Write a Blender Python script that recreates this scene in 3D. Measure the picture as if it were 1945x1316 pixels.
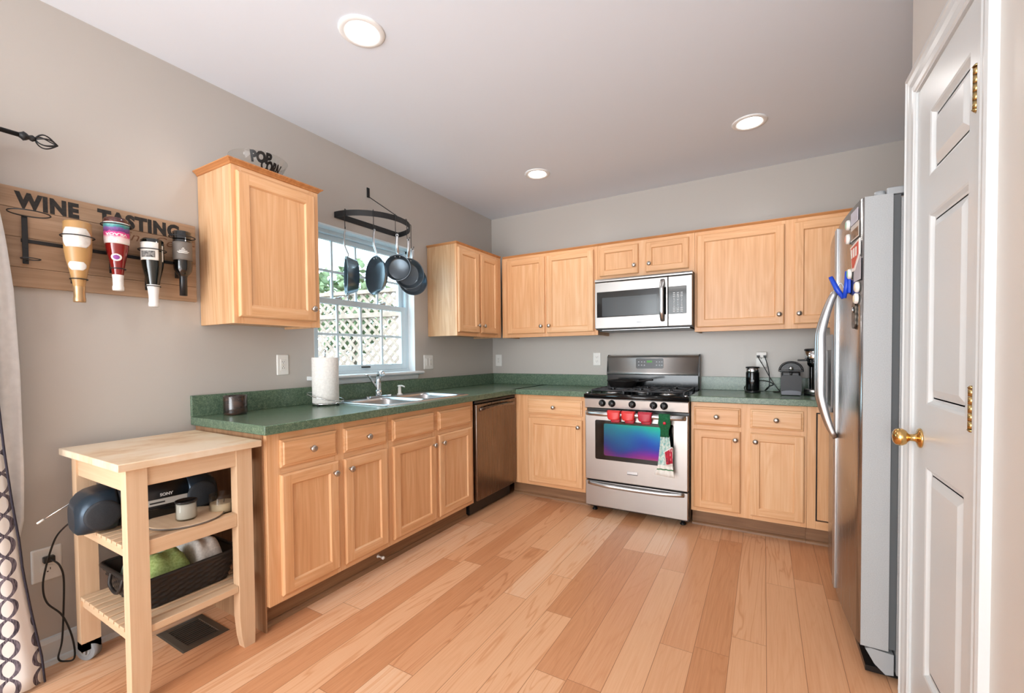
import bpy, bmesh, math, random
from mathutils import Vector, Matrix
random.seed(7)
PI = math.pi
for o in list(bpy.data.objects): bpy.data.objects.remove(o, do_unlink=True)
SC = bpy.context.scene
COL = SC.collection

# ------------------------------------------------------------------ camera
FPX, CYPX = 827.92, 693.79
YAW, PITCH, ROLL = .5251, -.0236, -.009
cam = bpy.data.cameras.new('camera'); camo = bpy.data.objects.new('camera', cam); COL.objects.link(camo)
cam.sensor_fit = 'HORIZONTAL'; cam.sensor_width = 36.0
cam.lens = 36.0 * FPX / 1945.0
cam.shift_y = (CYPX - 658.0) / 1945.0
cam.clip_start = .02
_f = Vector((-math.sin(YAW)*math.cos(PITCH), math.cos(YAW)*math.cos(PITCH), math.sin(PITCH)))
_r = Vector((math.cos(YAW), math.sin(YAW), 0)); _u = _r.cross(_f)
_r2 = math.cos(ROLL)*_r + math.sin(ROLL)*_u; _u2 = -math.sin(ROLL)*_r + math.cos(ROLL)*_u
M = Matrix((( _r2.x, _u2.x, -_f.x, 2.5011), (_r2.y, _u2.y, -_f.y, -3.9105), (_r2.z, _u2.z, -_f.z, 1.2311), (0,0,0,1)))
camo.matrix_world = M
SC.camera = camo

# ------------------------------------------------------------------ world, sun, room light, exposure
SC.view_settings.view_transform = 'Standard'
SC.view_settings.look = 'None'
SC.view_settings.gamma = 1.0
SC.view_settings.exposure = -0.04
SC.view_settings.use_curve_mapping = False
W = bpy.data.worlds.new('sky'); SC.world = W; W.use_nodes = True
bg = W.node_tree.nodes['Background']
bg.inputs[0].default_value = (.62, .88, 1, 1); bg.inputs[1].default_value = 8.0
def lamp(name, kind, loc, aim, power, color, **kw):
    l = bpy.data.lights.new(name, kind); l.energy = power; l.color = color
    for k, v in kw.items(): setattr(l, k, v)
    o = bpy.data.objects.new(name, l); COL.objects.link(o); o.location = loc
    o.rotation_euler = (Vector(aim) - Vector(loc)).to_track_quat('-Z', 'Y').to_euler()
    return o
lamp('sun', 'SUN', (-3, -6, 8), (-2.5, .5, 0), 2.6, (1, .95, .88), angle=.03)
# daylight from the patio door beside the camera and from the open room behind it
lamp('patio_daylight', 'AREA', (.35, -5.3, 1.3), (2.0, -3.0, 1.4), 4, (.88, .96, 1), shape='RECTANGLE', size=2.2, size_y=2.2)
lamp('living_room_daylight', 'AREA', (1.42, -7.5, 1.42), (1.4, 0, .6), 182, (.90, .96, 1), shape='RECTANGLE', size=2.8, size_y=2.35)
lamp('ceiling_bounce', 'AREA', (1.45, -4.7, 1.1), (1.55, -1.9, 2.9), 20, (.76, .89, 1), shape='RECTANGLE', size=2.2, size_y=1.5, spread=1.95)  # added fill aimed upward to brighten the ceiling
lamp('rear_room_fill', 'AREA', (1.4, -6.2, 2.62), (1.4, -6.2, 0), 40, (1, .97, .93), shape='RECTANGLE', size=1.4, size_y=1.0)  # unseen fill added to brighten the rear room and its reflections in steel
pw = lamp('window_portal', 'AREA', (-.16, -1.657, 1.6), (1.0, -1.657, 1.6), 1, (1, 1, 1), shape='RECTANGLE', size=1.0, size_y=.95); pw.data.cycles.is_portal = True
HC = 2.659

# ------------------------------------------------------------------ materials
def lin(h):
    v = [int(h[i:i+2], 16)/255 for i in (0, 2, 4)]
    return tuple(c/12.92 if c <= .04045 else ((c+.055)/1.055)**2.4 for c in v) + (1,)
class NT:
    def __init__(s, name):
        s.mat = bpy.data.materials.new(name); s.mat.use_nodes = True
        s.t = s.mat.node_tree; s.n = s.t.nodes; s.b = s.n['Principled BSDF']; s.out = s.n['Material Output']
    def lk(s, a, b): s.t.links.new(a, b)
    def put(s, sock, v):
        if isinstance(v, bpy.types.NodeSocket): s.lk(v, sock)
        else: sock.default_value = v
    def m(s, op, a, b=None, c=None):
        n = s.n.new('ShaderNodeMath'); n.operation = op
        for i, v in enumerate((a, b, c)):
            if v is not None: s.put(n.inputs[i], v)
        return n.outputs[0]
    def coord(s, kind='Object'): return s.n.new('ShaderNodeTexCoord').outputs[kind]
    def sep(s, v):
        n = s.n.new('ShaderNodeSeparateXYZ'); s.lk(v, n.inputs[0]); return n.outputs
    def comb(s, x, y, z):
        n = s.n.new('ShaderNodeCombineXYZ')
        for i, v in enumerate((x, y, z)): s.put(n.inputs[i], v)
        return n.outputs[0]
    def mapping(s, v, scale=(1,1,1), loc=(0,0,0), rot=(0,0,0)):
        n = s.n.new('ShaderNodeMapping'); s.lk(v, n.inputs[0]); s.put(n.inputs['Scale'], scale); s.put(n.inputs['Location'], loc); s.put(n.inputs['Rotation'], rot); return n.outputs[0]
    def noise(s, v, scale=5, detail=3, rough=.5, dist=0):
        n = s.n.new('ShaderNodeTexNoise'); s.lk(v, n.inputs['Vector']); n.inputs['Scale'].default_value = scale; n.inputs['Detail'].default_value = detail
        n.inputs['Roughness'].default_value = rough; n.inputs['Distortion'].default_value = dist; return n.outputs[0]
    def vor(s, v, scale):
        n = s.n.new('ShaderNodeTexVoronoi'); s.lk(v, n.inputs['Vector']); n.inputs['Scale'].default_value = scale; return n
    def white(s, v):
        n = s.n.new('ShaderNodeTexWhiteNoise'); n.noise_dimensions = '3D'; s.lk(v, n.inputs['Vector']); return n.outputs[0]
    def ramp(s, f, stops):
        n = s.n.new('ShaderNodeValToRGB'); s.lk(f, n.inputs[0]); e = n.color_ramp.elements
        while len(e) > 1: e.remove(e[-1])
        e[0].position, e[0].color = stops[0]
        for p, c in stops[1:]: x = e.new(p); x.color = c
        return n.outputs[0]
    def mix(s, f, a, b, mode='MIX'):
        n = s.n.new('ShaderNodeMix'); n.data_type = 'RGBA'; n.blend_type = mode
        s.put(n.inputs[0], f); s.put(n.inputs[6], a); s.put(n.inputs[7], b); return n.outputs[2]
    def rnd(s): return s.n.new('ShaderNodeObjectInfo').outputs['Random']
    def bump(s, h, strength=.2, dist=.002):
        n = s.n.new('ShaderNodeBump'); s.lk(h, n.inputs['Height']); n.inputs['Strength'].default_value = strength; n.inputs['Distance'].default_value = dist
        s.lk(n.outputs[0], s.b.inputs['Normal'])
    def set(s, **k):
        names = dict(col='Base Color', rough='Roughness', metal='Metallic', spec='Specular IOR Level', trans='Transmission Weight', ior='IOR', coat='Coat Weight', sheen='Sheen Weight', emc='Emission Color', ems='Emission Strength', alpha='Alpha', coatr='Coat Roughness')
        for a, v in k.items(): s.put(s.b.inputs[names[a]], v)
        return s.mat
def plain(name, h, rough=.5, **k):
    return NT(name).set(col=lin(h), rough=rough, **k)
def speck(name, h, h2, rough=.4, scale=60, **k):
    n = NT(name); f = n.noise(n.coord(), scale, 4)
    return n.set(col=n.ramp(f, [(.35, lin(h)), (.65, lin(h2))]), rough=rough, **k)
def wood(name, dark, mid, light, axis='z', rough=.38, big=1.0, contrast=1.0, fine=1.0):
    n = NT(name); co = n.coord(); r = n.rnd()
    off = n.comb(n.m('MULTIPLY', r, 31.7), n.m('MULTIPLY', r, 17.3), n.m('MULTIPLY', r, 23.1))
    va = n.n.new('ShaderNodeVectorMath'); n.lk(co, va.inputs[0]); n.lk(off, va.inputs[1]); v = va.outputs[0]
    st = {'x': (.10, 1, 1), 'y': (1, .10, 1), 'z': (1, 1, .10)}[axis]
    a = n.mapping(v, tuple(q*8*big for q in st)); nz = n.noise(a, 1.0, 2, .5, .3)
    cont = n.m('FRACT', n.m('MULTIPLY', nz, 9.0)); cont = n.m('ABSOLUTE', n.m('SUBTRACT', cont, .5)); cont = n.m('MULTIPLY', cont, 2.0)
    st2 = {'x': (.02, 1, 1), 'y': (1, .02, 1), 'z': (1, 1, .02)}[axis]
    g = n.noise(n.mapping(v, tuple(q*160 for q in st2)), 1.0, 3, .6)
    g2 = n.noise(n.mapping(v, tuple(q*30 for q in st2)), 1.0, 2, .5)
    f = n.m('ADD', n.m('ADD', n.m('MULTIPLY', cont, .16*contrast), .10), n.m('ADD', n.m('MULTIPLY', g, .55*fine), n.m('MULTIPLY', g2, .5)))
    f = n.m('ADD', f, n.m('MULTIPLY', n.m('SUBTRACT', r, .5), .16))
    c = n.ramp(f, [(.28, lin(dark)), (.68, lin(mid)), (1.0, lin(light))])
    n.bump(g, .12, .001)
    return n.set(col=c, rough=rough, spec=.45)
CD, CM, CL = 'c98f5e', 'dfab7c', 'ecc297'
OAKV = wood('oak_vertical', CD, CM, CL, 'z')
OAKX = wood('oak_along_x', CD, CM, CL, 'x')
OAKY = wood('oak_along_y', CD, CM, CL, 'y')
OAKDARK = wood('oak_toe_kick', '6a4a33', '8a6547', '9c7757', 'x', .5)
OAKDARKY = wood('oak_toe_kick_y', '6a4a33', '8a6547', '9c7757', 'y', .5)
CROWN = wood('oak_crown', '9a5f35', 'b87c4a', 'cc9461', 'x', .4)
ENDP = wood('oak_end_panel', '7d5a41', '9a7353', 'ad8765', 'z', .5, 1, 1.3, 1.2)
SIDEV = wood('oak_side_panel', 'ac7c53', 'c69a70', 'd8b28b', 'z', .42, 1, 1.3, 1.1)
BIRCH = wood('birch_vertical', 'cda883', 'dfc1a0', 'ead2b6', 'z', .5, 1, .5, .6)
BIRCHX = wood('birch_along_x', 'cda883', 'dfc1a0', 'ead2b6', 'x', .5, 1, .5, .6)
BIRCHY = wood('birch_along_y', 'cda883', 'dfc1a0', 'ead2b6', 'y', .5, 1, .5, .6)
PINE = wood('stained_pine', '7c614a', 'a08267', 'b3957a', 'y', .55, .8, 1.4, 1)

def mk_floor():
    n = NT('oak_plank_floor'); x, y, z = n.sep(n.coord())[:3]
    P = .1309; xs = n.m('DIVIDE', n.m('SUBTRACT', x, .0256), P)
    row = n.m('FLOOR', xs); rr = n.white(n.comb(row, 3.1, 1.7))
    L = 1.22; ys = n.m('ADD', n.m('DIVIDE', y, L), n.m('MULTIPLY', rr, 7.0)); colm = n.m('FLOOR', ys)
    cell = n.white(n.comb(row, colm, 5.5)); cell2 = n.white(n.comb(row, colm, 9.5))
    fx = n.m('ABSOLUTE', n.m('SUBTRACT', n.m('FRACT', xs), .5)); fy = n.m('ABSOLUTE', n.m('SUBTRACT', n.m('FRACT', ys), .5))
    seam = n.m('MAXIMUM', n.m('GREATER_THAN', fx, .5-.0011/P), n.m('GREATER_THAN', fy, .5-.0010/L))
    v = n.comb(n.m('ADD', x, n.m('MULTIPLY', cell, 37.0)), n.m('ADD', y, n.m('MULTIPLY', cell2, 53.0)), 0.0)
    nz = n.noise(n.mapping(v, (9, .75, 1)), 1.0, 2.5, .5, .5)
    cont = n.m('FRACT', n.m('MULTIPLY', nz, 11.0)); cont = n.m('ABSOLUTE', n.m('SUBTRACT', cont, .5)); cont = n.m('MULTIPLY', cont, 2.0)
    g = n.noise(n.mapping(v, (150, 3.5, 1)), 1.0, 3, .6)
    amount = n.m('GREATER_THAN', cell2, .55)
    lines = n.m('MULTIPLY', n.m('SMOOTH_MIN', cont, .35, .1), n.m('ADD', n.m('MULTIPLY', amount, .55), .18))
    f = n.m('ADD', n.m('ADD', n.m('MULTIPLY', cell, .42), n.m('MULTIPLY', g, .36)), n.m('MULTIPLY', lines, 1.0))
    c = n.ramp(f, [(.14, lin('c08257')), (.40, lin('d89d73')), (.65, lin('e6b38a')), (.95, lin('f0caa8'))])
    c = n.mix(seam, c, lin('a06b48'))
    n.bump(n.m('SUBTRACT', n.m('MULTIPLY', g, .2), seam), .15, .001)
    return n.set(col=c, rough=n.m('ADD', n.m('MULTIPLY', g, .12), .27), spec=.4)
FLOOR = mk_floor()
def paint(name, h, rough):
    n = NT(name); f = n.noise(n.coord(), 220, 2); n.bump(f, .04, .001)
    return n.set(col=lin(h), rough=rough, spec=.4)
WALL = paint('beige_grey_paint', 'bfb9b2', .34)
WALLR = paint('pale_beige_paint', 'd0cac3', .4)
CEIL = paint('ceiling_white', 'e6edf6', .6)
TRIM = plain('white_gloss_trim', 'd5d8d8', .28)
VINYL = plain('white_vinyl', 'd9eaf2', .3)  # white frames; the blue cast of the skylight is put into the colour
def mk_lam():
    n = NT('green_laminate'); co = n.coord()
    a = n.noise(co, 210, 3, .7); b = n.noise(co, 60, 2)
    f = n.m('ADD', n.m('MULTIPLY', a, .8), n.m('MULTIPLY', b, .3))
    return n.set(col=n.ramp(f, [(.38, lin('43584a')), (.58, lin('607660')), (.75, lin('84957d'))]), rough=.24, spec=.5)
LAM = mk_lam()
def mk_steel(name, h, rough=.32, axis='x', metal=1.0):
    n = NT(name); sc = {'x': (1, 90, 90), 'y': (90, 1, 90), 'z': (90, 90, 1)}[axis]
    g = n.noise(n.mapping(n.coord(), sc), 3.0, 2)
    return n.set(col=lin(h), metal=metal, rough=n.m('ADD', n.m('MULTIPLY', g, .08), rough-.02))
STEEL = mk_steel('brushed_steel', 'aeaba8')
STEELV = mk_steel('brushed_steel_vertical', 'a5a3a2', .24, 'z')
STEELB = mk_steel('brushed_steel_backguard', 'd2d0ce', .45)  # lighter copy of the steel; a brighter reflection is put into its colour
DSTEEL = mk_steel('dark_dishwasher_steel', '82756b', .26, 'z')
CHROME = plain('chrome', 'dde0e2', .1, metal=1.0)
NICKEL = plain('brushed_nickel', 'bdb8b2', .3, metal=1.0)
ALU = plain('satin_aluminium', 'c4c6c8', .33, metal=1.0)
BRASS = plain('polished_brass', 'd9b273', .16, metal=1.0)
BRASSD = plain('antique_brass', 'b9a06c', .25, metal=1.0)
FGREY = speck('fridge_grey_side', 'a0a2a3', 'a9abac', .45, 300)
BLACK = plain('black_plastic', '121315', .3)
BLACKG = plain('black_gloss', '08090a', .08)
ENAMEL = plain('black_enamel', '0d0e10', .14)
IRON = speck('cast_iron', '1d1a19', '2a2624', .42, 200)
GRATE = plain('grate_iron', '3a3a3c', .38)
WIRON = plain('wrought_iron', '191a1c', .5)
NONSTICK = plain('dark_nonstick', '566068', .22, metal=.55)  # lighter blue-grey base; the window's gleam is put into the colour
PANOUT = plain('window_tinted_pan_metal', '7d94a3', .24, metal=.9)  # blue of the window's reflection is put into the metal colour
WHITEP = plain('white_plastic', 'e9e7e2', .35)
IVORY = plain('ivory_plastic', 'ddd8cd', .4)
DARKSLOT = plain('dark_slot', '1b1a19', .6)
GREYP = plain('grey_plastic', '9fa2a4', .4)
RUBBER = plain('grey_rubber', '8b8e91', .55)
CORD = plain('black_cord', '0f0f10', .45)
PAPER = speck('white_paper', 'dfdcd7', 'ebe8e3', .9, 90)
REDS = plain('red_silicone', 'd8322f', .4)
REDD = plain('deep_red_silicone', 'b82338', .45)
LAMPW = plain('white_lamp_trim', 'f2f2f0', .35)
EMIT = NT('lamp_glow').set(col=(1,1,1,1), emc=(1, .97, .92, 1), ems=14.0)
def mk_glass(name, tint=(1,1,1,1), gl=.12):
    n = NT(name); n.n.remove(n.b)
    t = n.n.new('ShaderNodeBsdfTransparent'); t.inputs[0].default_value = tint
    g = n.n.new('ShaderNodeBsdfGlossy'); g.inputs['Roughness'].default_value = .02
    lw = n.n.new('ShaderNodeLayerWeight'); fr = n.m('ADD', n.m('MULTIPLY', n.m('POWER', lw.outputs['Facing'], 4.0), .55), .025)
    mx = n.n.new('ShaderNodeMixShader'); n.lk(fr, mx.inputs[0]); n.lk(t.outputs[0], mx.inputs[1]); n.lk(g.outputs[0], mx.inputs[2]); n.lk(mx.outputs[0], n.out.inputs[0])
    return n.mat
GLASS = mk_glass('window_glass', (.97, .99, 1, 1))
BOWLG = mk_glass('clear_acrylic', (.95, .955, .95, 1))
JARG = mk_glass('jar_glass', (.93, .94, .93, 1))
def mk_oven():
    n = NT('coated_oven_glass'); co = n.coord()
    f = n.noise(n.mapping(co, (3.5, 3.5, 4.0)), 1.0, 1, .4); z = n.sep(co)[2]
    n.put(n.b.inputs['Thin Film Thickness'], n.m('ADD', n.m('MULTIPLY', f, 75.0), n.m('ADD', 58.0, n.m('MULTIPLY', z, 318.0)))); n.b.inputs['Thin Film IOR'].default_value = 1.6
    n.put(n.b.inputs['Specular IOR Level'], 1.0); return n.set(col=(.05, .045, .055, 1), metal=0.0, rough=.19, ior=2.0)
OVENG = mk_oven()
def mk_butcher():
    n = NT('worn_butcher_block'); x, y, z = n.sep(n.coord())[:3]
    co = n.coord(); st = n.noise(n.mapping(co, (7, 4, 3)), 1.0, 4, .6)
    strip = n.white(n.comb(n.m('FLOOR', n.m('DIVIDE', x, .042)), n.m('FLOOR', n.m('DIVIDE', y, .31)), 1.0))
    g = n.noise(n.mapping(co, (120, 4, 60)), 1.0, 3)
    f = n.m('ADD', n.m('MULTIPLY', st, 1.0), n.m('ADD', n.m('MULTIPLY', strip, .07), n.m('MULTIPLY', g, .2)))
    return n.set(col=n.ramp(f, [(.42, lin('c39a72')), (.55, lin('dcbf9d')), (.72, lin('e6d3ba'))]), rough=.5)
BUTCHER = mk_butcher()
def mk_weave(name, h, h2):
    n = NT(name); w = n.n.new('ShaderNodeTexChecker'); n.lk(n.mapping(n.coord(), (1, 1, 1)), w.inputs[0]); w.inputs['Scale'].default_value = 60
    w.inputs[1].default_value = lin(h); w.inputs[2].default_value = lin(h2)
    return n.set(col=w.outputs[0], rough=.6)
WICKER = plain('dark_wicker', '221d1b', .5)
LIMEC = speck('lime_terry_cloth', '7f9150', '9aab6c', .95, 120)
WHITEC = speck('white_terry_cloth', 'c8c4be', 'dedad4', .95, 120)
MINTC = speck('mint_print_cloth', '9bc7ad', 'd6e6dc', .95, 40)
CROCHET = speck('green_crochet', '0f4a2c', '1c6a3f', .95, 160)
def mk_towelp():
    n = NT('printed_towel'); x, y, z = n.sep(n.coord())[:3]
    f = n.noise(n.coord(), 55, 3); c = n.ramp(f, [(.35, lin('8fbfbc')), (.5, lin('c3d8cf')), (.65, lin('e4e6de'))])
    c = n.mix(n.m('LESS_THAN', z, .072), c, lin('e9e6df'))
    band = n.m('MULTIPLY', n.m('GREATER_THAN', z, .036), n.m('LESS_THAN', z, .045))
    c = n.mix(band, c, lin('4f7f5a'))
    return n.set(col=c, rough=.95)
TOWELP = mk_towelp()
def mk_curtain():
    n = NT('trellis_curtain'); x, y, z = n.sep(n.coord())[:3]
    u = n.m('DIVIDE', y, .085); s = n.m('SINE', n.m('MULTIPLY', z, 2*PI/.15))
    s = n.m('MULTIPLY', s, n.m('ADD', n.m('MULTIPLY', n.m('ABSOLUTE', s), -.12), .37))
    d1 = n.m('ABSOLUTE', n.m('SUBTRACT', n.m('FRACT', n.m('ADD', u, s)), .5))
    d2 = n.m('ABSOLUTE', n.m('SUBTRACT', n.m('FRACT', n.m('SUBTRACT', u, s)), .5))
    d = n.m('MINIMUM', d1, d2); line = n.m('LESS_THAN', d, .08)
    g = n.noise(n.mapping(n.coord(), (90, 90, 14)), 3.0, 3)
    lc = n.ramp(g, [(.35, lin('35303d')), (.65, lin('857d88'))])
    return n.set(col=n.mix(line, lin('e6e3e0'), lc), rough=.85)
CURT = mk_curtain()
LINING = speck('white_lining', 'd6d5d4', 'dfdedd', .9, 30)
CURTEDGE = plain('dark_curtain_hem', '2d2935', .85)

# ------------------------------------------------------------------ geometry helpers
OFF = {}
def off_of(p): return OFF.get(p.name, Vector((0, 0, 0))) if p else Vector((0, 0, 0))
class B:
    def __init__(s, mp=None): s.bm = bmesh.new(); s.mp = mp or (lambda v: v); s.mats = []
    def mi(s, m):
        if m is None: return 0
        if m not in s.mats: s.mats.append(m)
        return s.mats.index(m)
    def v(s, p): return s.bm.verts.new(s.mp(Vector(p)))
    def face(s, pts, m=None, smooth=False):
        f = s.bm.faces.new([s.v(p) for p in pts]); f.material_index = s.mi(m); f.smooth = smooth; return f
    def box(s, a, b, bev=0, m=None, seg=2):
        x0, x1 = sorted((a[0], b[0])); y0, y1 = sorted((a[1], b[1])); z0, z1 = sorted((a[2], b[2]))
        vs = [s.v(p) for p in ((x0,y0,z0),(x1,y0,z0),(x1,y1,z0),(x0,y1,z0),(x0,y0,z1),(x1,y0,z1),(x1,y1,z1),(x0,y1,z1))]
        fs = [s.bm.faces.new([vs[i] for i in q]) for q in ((3,2,1,0),(4,5,6,7),(0,1,5,4),(1,2,6,5),(2,3,7,6),(3,0,4,7))]
        k = s.mi(m)
        for f in fs: f.material_index = k
        if bev > 0:
            es = list({e for f in fs for e in f.edges})
            r = bmesh.ops.bevel(s.bm, geom=es, offset=bev, segments=seg, affect='EDGES', profile=.5)
            for f in r['faces']: f.material_index = k; f.smooth = True
        return s
    def prism(s, poly, h0, h1, axes='xyz', m=None, smooth=False):
        """poly in the first two axes, extruded along the third."""
        ix = ['xyz'.index(c) for c in axes]
        def P(a, b, c):
            q = [0, 0, 0]; q[ix[0]] = a; q[ix[1]] = b; q[ix[2]] = c; return q
        A = [s.v(P(a, b, h0)) for a, b in poly]; C = [s.v(P(a, b, h1)) for a, b in poly]; k = s.mi(m); n = len(poly)
        for q in (A[::-1], C): f = s.bm.faces.new(q); f.material_index = k
        for i in range(n):
            f = s.bm.faces.new((A[i], A[(i+1) % n], C[(i+1) % n], C[i])); f.material_index = k; f.smooth = smooth
        return s
    def rings(s, loops, cap0=True, cap1=True, m=None, smooth=True, closed=True, loop=False):
        k = s.mi(m); R = [[s.v(p) for p in L] for L in loops]; n = len(R[0])
        pairs = list(zip(R, R[1:])) + ([(R[-1], R[0])] if loop else [])
        for a, b in pairs:
            for i in range(n if closed else n-1):
                f = s.bm.faces.new((a[i], a[(i+1) % n], b[(i+1) % n], b[i])); f.material_index = k; f.smooth = smooth
        if closed and not loop:
            if cap0: f = s.bm.faces.new(R[0][::-1]); f.material_index = k
            if cap1: f = s.bm.faces.new(R[-1]); f.material_index = k
        return s
    def lathe(s, prof, c=(0,0,0), ax=(0,0,1), seg=28, m=None, smooth=True, cap0=True, cap1=True):
        ax = Vector(ax).normalized(); q = Vector((0,0,1)).rotation_difference(ax); c = Vector(c)
        L = [[c + q @ Vector((max(r, .0002)*math.cos(2*PI*i/seg), max(r, .0002)*math.sin(2*PI*i/seg), z)) for i in range(seg)] for r, z in prof]
        return s.rings(L, cap0, cap1, m, smooth)
    def cyl(s, a, b, r, r1=None, seg=20, m=None):
        a = Vector(a); b = Vector(b); d = b-a
        return s.lathe([(r, 0), (r if r1 is None else r1, d.length)], a, d, seg, m)
    def tube(s, pts, r, seg=8, m=None, closed=False, flat=None):
        pts = [Vector(p) for p in pts]; n = len(pts); L = []; up = None
        for i, p in enumerate(pts):
            if closed: t = pts[(i+1) % n] - pts[i-1]
            else: t = pts[min(i+1, n-1)] - pts[max(i-1, 0)]
            t.normalize()
            if up is None:
                up = Vector((0,0,1)) if abs(t.z) < .95 else Vector((1,0,0))
            a = t.cross(up).normalized(); b = a.cross(t).normalized(); up = b
            rr = r[i] if isinstance(r, (list, tuple)) else r
            fa, fb = flat if flat else (1, 1)
            L.append([p + a*(rr*fa*math.cos(2*PI*j/seg)) + b*(rr*fb*math.sin(2*PI*j/seg)) for j in range(seg)])
        return s.rings(L, m=m, loop=closed)
    def sheet(s, grid, t, m=None, smooth=True):
        """thick sheet from a grid of points (rows of equal length)."""
        k = s.mi(m); R, Cn = len(grid), len(grid[0]); G = [[Vector(p) for p in r] for r in grid]
        N = [[None]*Cn for _ in range(R)]
        for i in range(R):
            for j in range(Cn):
                du = G[min(i+1, R-1)][j]-G[max(i-1, 0)][j]; dv = G[i][min(j+1, Cn-1)]-G[i][max(j-1, 0)]
                nn = du.cross(dv); N[i][j] = nn.normalized() if nn.length > 1e-9 else Vector((0,0,1))
        F = [[s.v(G[i][j]+N[i][j]*t/2) for j in range(Cn)] for i in range(R)]; K = [[s.v(G[i][j]-N[i][j]*t/2) for j in range(Cn)] for i in range(R)]
        def q(*vs):
            f = s.bm.faces.new(vs); f.material_index = k; f.smooth = smooth
        for i in range(R-1):
            for j in range(Cn-1):
                q(F[i][j], F[i+1][j], F[i+1][j+1], F[i][j+1]); q(K[i][j], K[i][j+1], K[i+1][j+1], K[i+1][j])
        for i in range(R-1):
            q(F[i][0], K[i][0], K[i+1][0], F[i+1][0]); q(F[i][-1], F[i+1][-1], K[i+1][-1], K[i][-1])
        for j in range(Cn-1):
            q(F[0][j], F[0][j+1], K[0][j+1], K[0][j]); q(F[-1][j], K[-1][j], K[-1][j+1], F[-1][j+1])
        return s
    def build(s, name, m=None, parent=None, world=True):
        bmesh.ops.recalc_face_normals(s.bm, faces=s.bm.faces[:])
        o_ = off_of(parent) if world else Vector((0,0,0))
        if parent and world:
            for v in s.bm.verts: v.co -= o_
        me = bpy.data.meshes.new(name); s.bm.to_mesh(me); s.bm.free()
        if m is not None and m not in s.mats: s.mats.insert(0, m) if not s.mats else None
        for x in (s.mats or [m]): me.materials.append(x)
        o = bpy.data.objects.new(name, me); COL.objects.link(o)
        if parent: o.parent = parent; OFF[o.name] = OFF.get(parent.name, Vector((0,0,0)))
        return o
def thing(name, label, cat, loc=(0,0,0), group=None):
    o = bpy.data.objects.new(name, None); COL.objects.link(o); o.location = loc; o.empty_display_size = .05
    OFF[o.name] = Vector(loc); o['label'] = label; o['category'] = cat
    if group: o['group'] = group
    return o
def tag(o, label, cat, group=None):
    o['label'] = label; o['category'] = cat
    if group: o['group'] = group
    return o
def struct(o): o['kind'] = 'structure'; return o
def spin(root, ang): root.rotation_euler = (0, 0, ang); return root
def lettering(name, body, size, mat, parent, origin, right, up, depth=.001, bold=0., shear=0., center=False, warp=None, width=None, space=1.0):
    cu = bpy.data.curves.new('t', 'FONT'); cu.body = body; cu.size = size; cu.offset = bold; cu.shear = shear; cu.extrude = depth; cu.space_character = space
    cu.align_x = 'CENTER' if center else 'LEFT'; cu.resolution_u = 3
    t = bpy.data.objects.new('t', cu); COL.objects.link(t)
    dg = bpy.context.evaluated_depsgraph_get(); me = bpy.data.meshes.new_from_object(t.evaluated_get(dg))
    bpy.data.objects.remove(t); bpy.data.curves.remove(cu)
    me.name = name
    xs = [v.co.x for v in me.vertices]
    k = width/(max(xs)-min(xs)) if width else 1.0; x0 = min(xs) if width else 0
    right = Vector(right); up = Vector(up); nrm = right.cross(up); of = off_of(parent); origin = Vector(origin)
    for v in me.vertices:
        x = (v.co.x-x0)*k
        p = warp(x, v.co.y, v.co.z) if warp else origin + right*x + up*v.co.y + nrm*v.co.z
        v.co = Vector(p) - of
    me.materials.append(mat)
    o = bpy.data.objects.new(name, me); COL.objects.link(o); o.parent = parent; OFF[o.name] = of
    return o
def arc(c, r, a0, a1, n): return [(c[0]+r*math.cos(a0+(a1-a0)*i/n), c[1]+r*math.sin(a0+(a1-a0)*i/n)) for i in range(n+1)]
def rrect(w, h, r, n=4, cx=0, cy=0):
    P = []
    for sx, sy, a in ((1,1,0),(-1,1,PI/2),(-1,-1,PI),(1,-1,1.5*PI)): P += arc((cx+sx*(w/2-r), cy+sy*(h/2-r)), r, a, a+PI/2, n)
    return P
def smooth_path(pts, n=8):
    pts = [Vector(p) for p in pts]; out = []
    for i in range(len(pts)-1):
        p0, p1, p2, p3 = pts[max(i-1,0)], pts[i], pts[i+1], pts[min(i+2,len(pts)-1)]
        for k in range(n):
            t = k/n; out.append(.5*((2*p1)+(p2-p0)*t+(2*p0-5*p1+4*p2-p3)*t*t+(3*p1-p0-3*p2+p3)*t**3))
    return out+[pts[-1]]

# ------------------------------------------------------------------ room shell
XD, YD = 2.94, -1.885      # pantry wall face, its far corner
WY0, WY1, WZ0, WZ1 = -2.125, -1.19, 1.095, 2.105   # window opening
YB = -7.8
b = B(); b.box((0, YB, -.06), (3.75, .15, 0)); struct(b.build('floor', FLOOR))
b = B(); b.box((-.14, YB, HC), (3.75, .15, HC+.1)); struct(b.build('ceiling', CEIL))
b = B()
b.box((-.14, YB, 0), (0, WY0, HC)); b.box((-.14, WY1, 0), (0, .15, HC)); b.box((-.14, WY0, 0), (0, WY1, WZ0-.012)); b.box((-.14, WY0, WZ1), (0, WY1, HC))
struct(b.build('wall_left', WALL))
b = B(); b.box((0, 0, 0), (3.75, .15, HC)); struct(b.build('wall_back', WALL))
DY0, DY1, DZ = -2.462, -1.972, 2.082
b = B()
b.box((3.6, YD, 0), (3.75, 0, HC))
b.box((XD, DY1, 0), (XD+.11, YD, HC)); b.box((XD, DY0, DZ), (XD+.11, DY1, HC)); b.box((XD, YB, 0), (XD+.11, DY0, HC)); b.box((XD+.11, YD-.1, 0), (3.75, YD, HC))
struct(b.build('wall_right', WALLR))
b = B(); b.box((0, YB, 0), (XD, YB+.1, HC)); struct(b.build('wall_front', WALL))

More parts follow.
